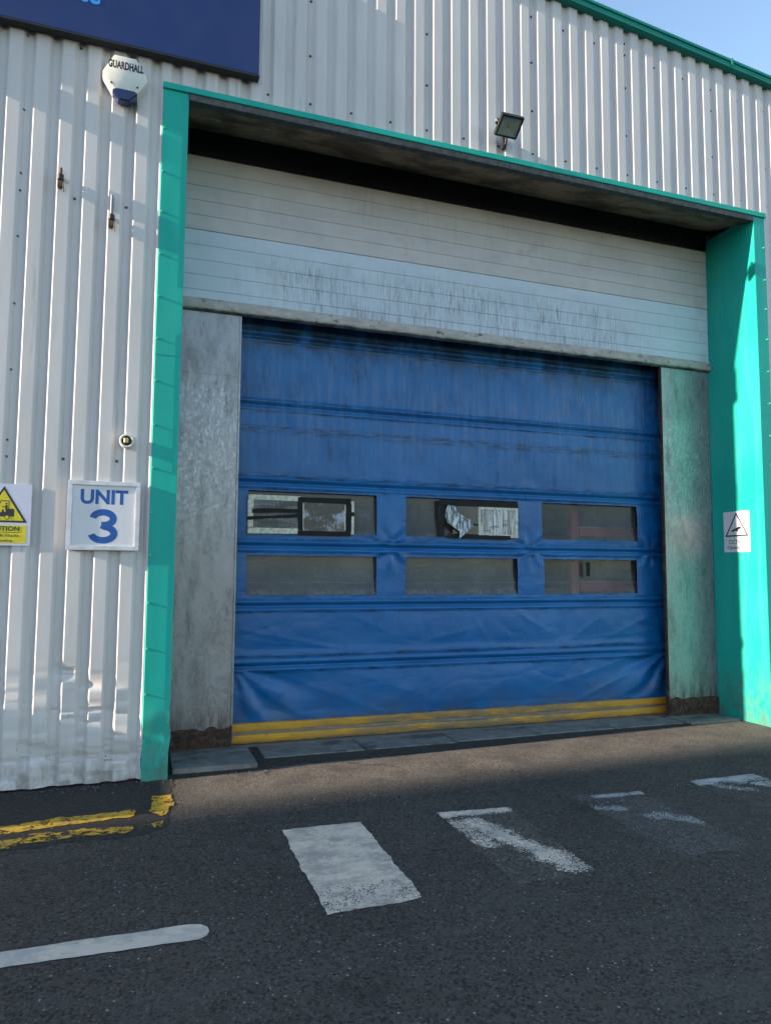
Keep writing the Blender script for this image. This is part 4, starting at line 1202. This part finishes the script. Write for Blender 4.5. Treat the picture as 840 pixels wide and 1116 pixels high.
# ------------------------------------------------------------------ unseen blockers added beyond the left edge of the frame to throw shadows
jb = tag(empty('shadow_box', (-1.95, 0, 5.5)), 'unseen grey box on the wall, added to throw a slanting shadow band', 'shadow blocker')  # unseen box, added for the shadow band under the navy panel
MB().box((-2.03, -.115, 5.45), (-1.87, -.002, 5.66), .008, 2).build('body', M['steel_grey'], jb, 30)
MB().box((-2.035, -.128, 5.445), (-1.865, -.1155, 5.665), .005, 2).build('lid', M['steel_grey'], jb, 30)
gp = tag(empty('shadow_post', (-3.2, -.16, 0)), 'unseen yellow post by the left wall, added to shade the wall foot', 'guard post')  # unseen post, sized so its shadow covers the foot of the wall
MB().tube((-3.2, -.16, 0), (-3.2, -.16, 1.18), .075, None, 28).build('post', M['post_yellow'], gp, 40)
MB().tube((-3.2, -.16, 1.18), (-3.2, -.16, 1.20), .075, .06, 28).build('cap', M['post_yellow'], gp, 40)
wb = tag(empty('shadow_bin', (-3.5, -.6, 0)), 'unseen dark green bin shape, added to shade the tarmac by the wall', 'bin')  # unseen bin shape, added so its shadow ends at the jamb
b = MB(); bm = b.bm
lo = [bm.verts.new(p) for p in ((-3.72, -.86, .08), (-3.28, -.86, .08), (-3.28, -.30, .08), (-3.72, -.30, .08))]
hi = [bm.verts.new(p) for p in ((-3.80, -.95, .88), (-3.20, -.95, .88), (-3.20, -.25, .88), (-3.80, -.25, .88))]
bm.faces.new(lo[::-1]); bm.faces.new(hi)
for k in range(4): bm.faces.new([lo[k], lo[(k + 1) % 4], hi[(k + 1) % 4], hi[k]])
bmesh.ops.bevel(bm, geom=bm.edges[:], offset=.02, segments=2, affect='EDGES'); b.build('body', M['bingreen'], wb, 30)
MB().box((-3.83, -.97, .881), (-3.19, -.23, .935), .02, 2).build('lid', M['bingreen'], wb, 30)
MB().tube((-3.84, -.85, .86), (-3.84, -.35, .86), .014, None, 12).build('handle', M['bingreen'], wb, 40)
for y in (-.88, -.28): MB().tube((-3.74, y - .025, .10), (-3.74, y + .025, .10), .10, None, 24).build('wheel', M['rubber'], wb, 40)
nb = tag(empty('shadow_block', (-52, -20, 0)), 'unseen tall brick block far to the left, added to shade the yard', 'building')  # unseen block, added to keep the sun off the foreground
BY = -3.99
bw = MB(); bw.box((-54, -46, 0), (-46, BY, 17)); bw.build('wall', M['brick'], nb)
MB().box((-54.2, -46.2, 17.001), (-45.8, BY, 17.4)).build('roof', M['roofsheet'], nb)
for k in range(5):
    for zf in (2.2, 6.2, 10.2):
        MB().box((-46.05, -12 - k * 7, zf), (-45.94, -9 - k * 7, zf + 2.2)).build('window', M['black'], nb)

# ------------------------------------------------------------------ light, sky, camera
TA, TE = .059, .275
S_ = Vector((-1, -TA, TE)).normalized()
world = bpy.data.worlds.new('World'); sc.world = world; world.use_nodes = True
nt = world.node_tree; bg = nt.nodes['Background']
sky = nt.nodes.new('ShaderNodeTexSky'); sky.sky_type = 'NISHITA'; sky.sun_disc = False
el = math.asin(S_.z); az = math.atan2(S_.x, S_.y)
sky.sun_elevation = el; sky.sun_rotation = az % (2 * pi); sky.air_density = 1.0; sky.dust_density = .3; sky.ozone_density = 1.1
nt.links.new(sky.outputs[0], bg.inputs[0]); bg.inputs[1].default_value = .15
sun = bpy.data.lights.new('sun', 'SUN'); sun.energy = 5.0; sun.angle = radians(.6); sun.color = (1.0, .83, .64)
so = bpy.data.objects.new('sun', sun); COL.objects.link(so); so.location = S_ * 30
so.rotation_euler = (-S_).to_track_quat('-Z', 'Y').to_euler()

yaw, pitch, roll, f = radians(19.16248), radians(4.73423), radians(.35385), 778.58
fw = Vector((sin(yaw) * cos(pitch), cos(yaw) * cos(pitch), sin(pitch)))
r0 = Vector((cos(yaw), -sin(yaw), 0)); u0 = r0.cross(fw)
r1 = cos(roll) * r0 + sin(roll) * u0; u1 = -sin(roll) * r0 + cos(roll) * u0
cam = bpy.data.cameras.new('camera'); co = bpy.data.objects.new('camera', cam); COL.objects.link(co)
cam.sensor_fit = 'HORIZONTAL'; cam.sensor_width = 36; cam.lens = 36 * f / 840; cam.clip_end = 2000; cam.clip_start = .05
co.matrix_world = Matrix(((r1.x, u1.x, -fw.x, -.08486), (r1.y, u1.y, -fw.y, -5.85496), (r1.z, u1.z, -fw.z, 1.6), (0, 0, 0, 1)))
sc.camera = co
sc.view_settings.view_transform = 'Standard'; sc.view_settings.look = 'None'
sc.view_settings.exposure = 1.4; sc.view_settings.gamma = 1; sc.view_settings.use_curve_mapping = False
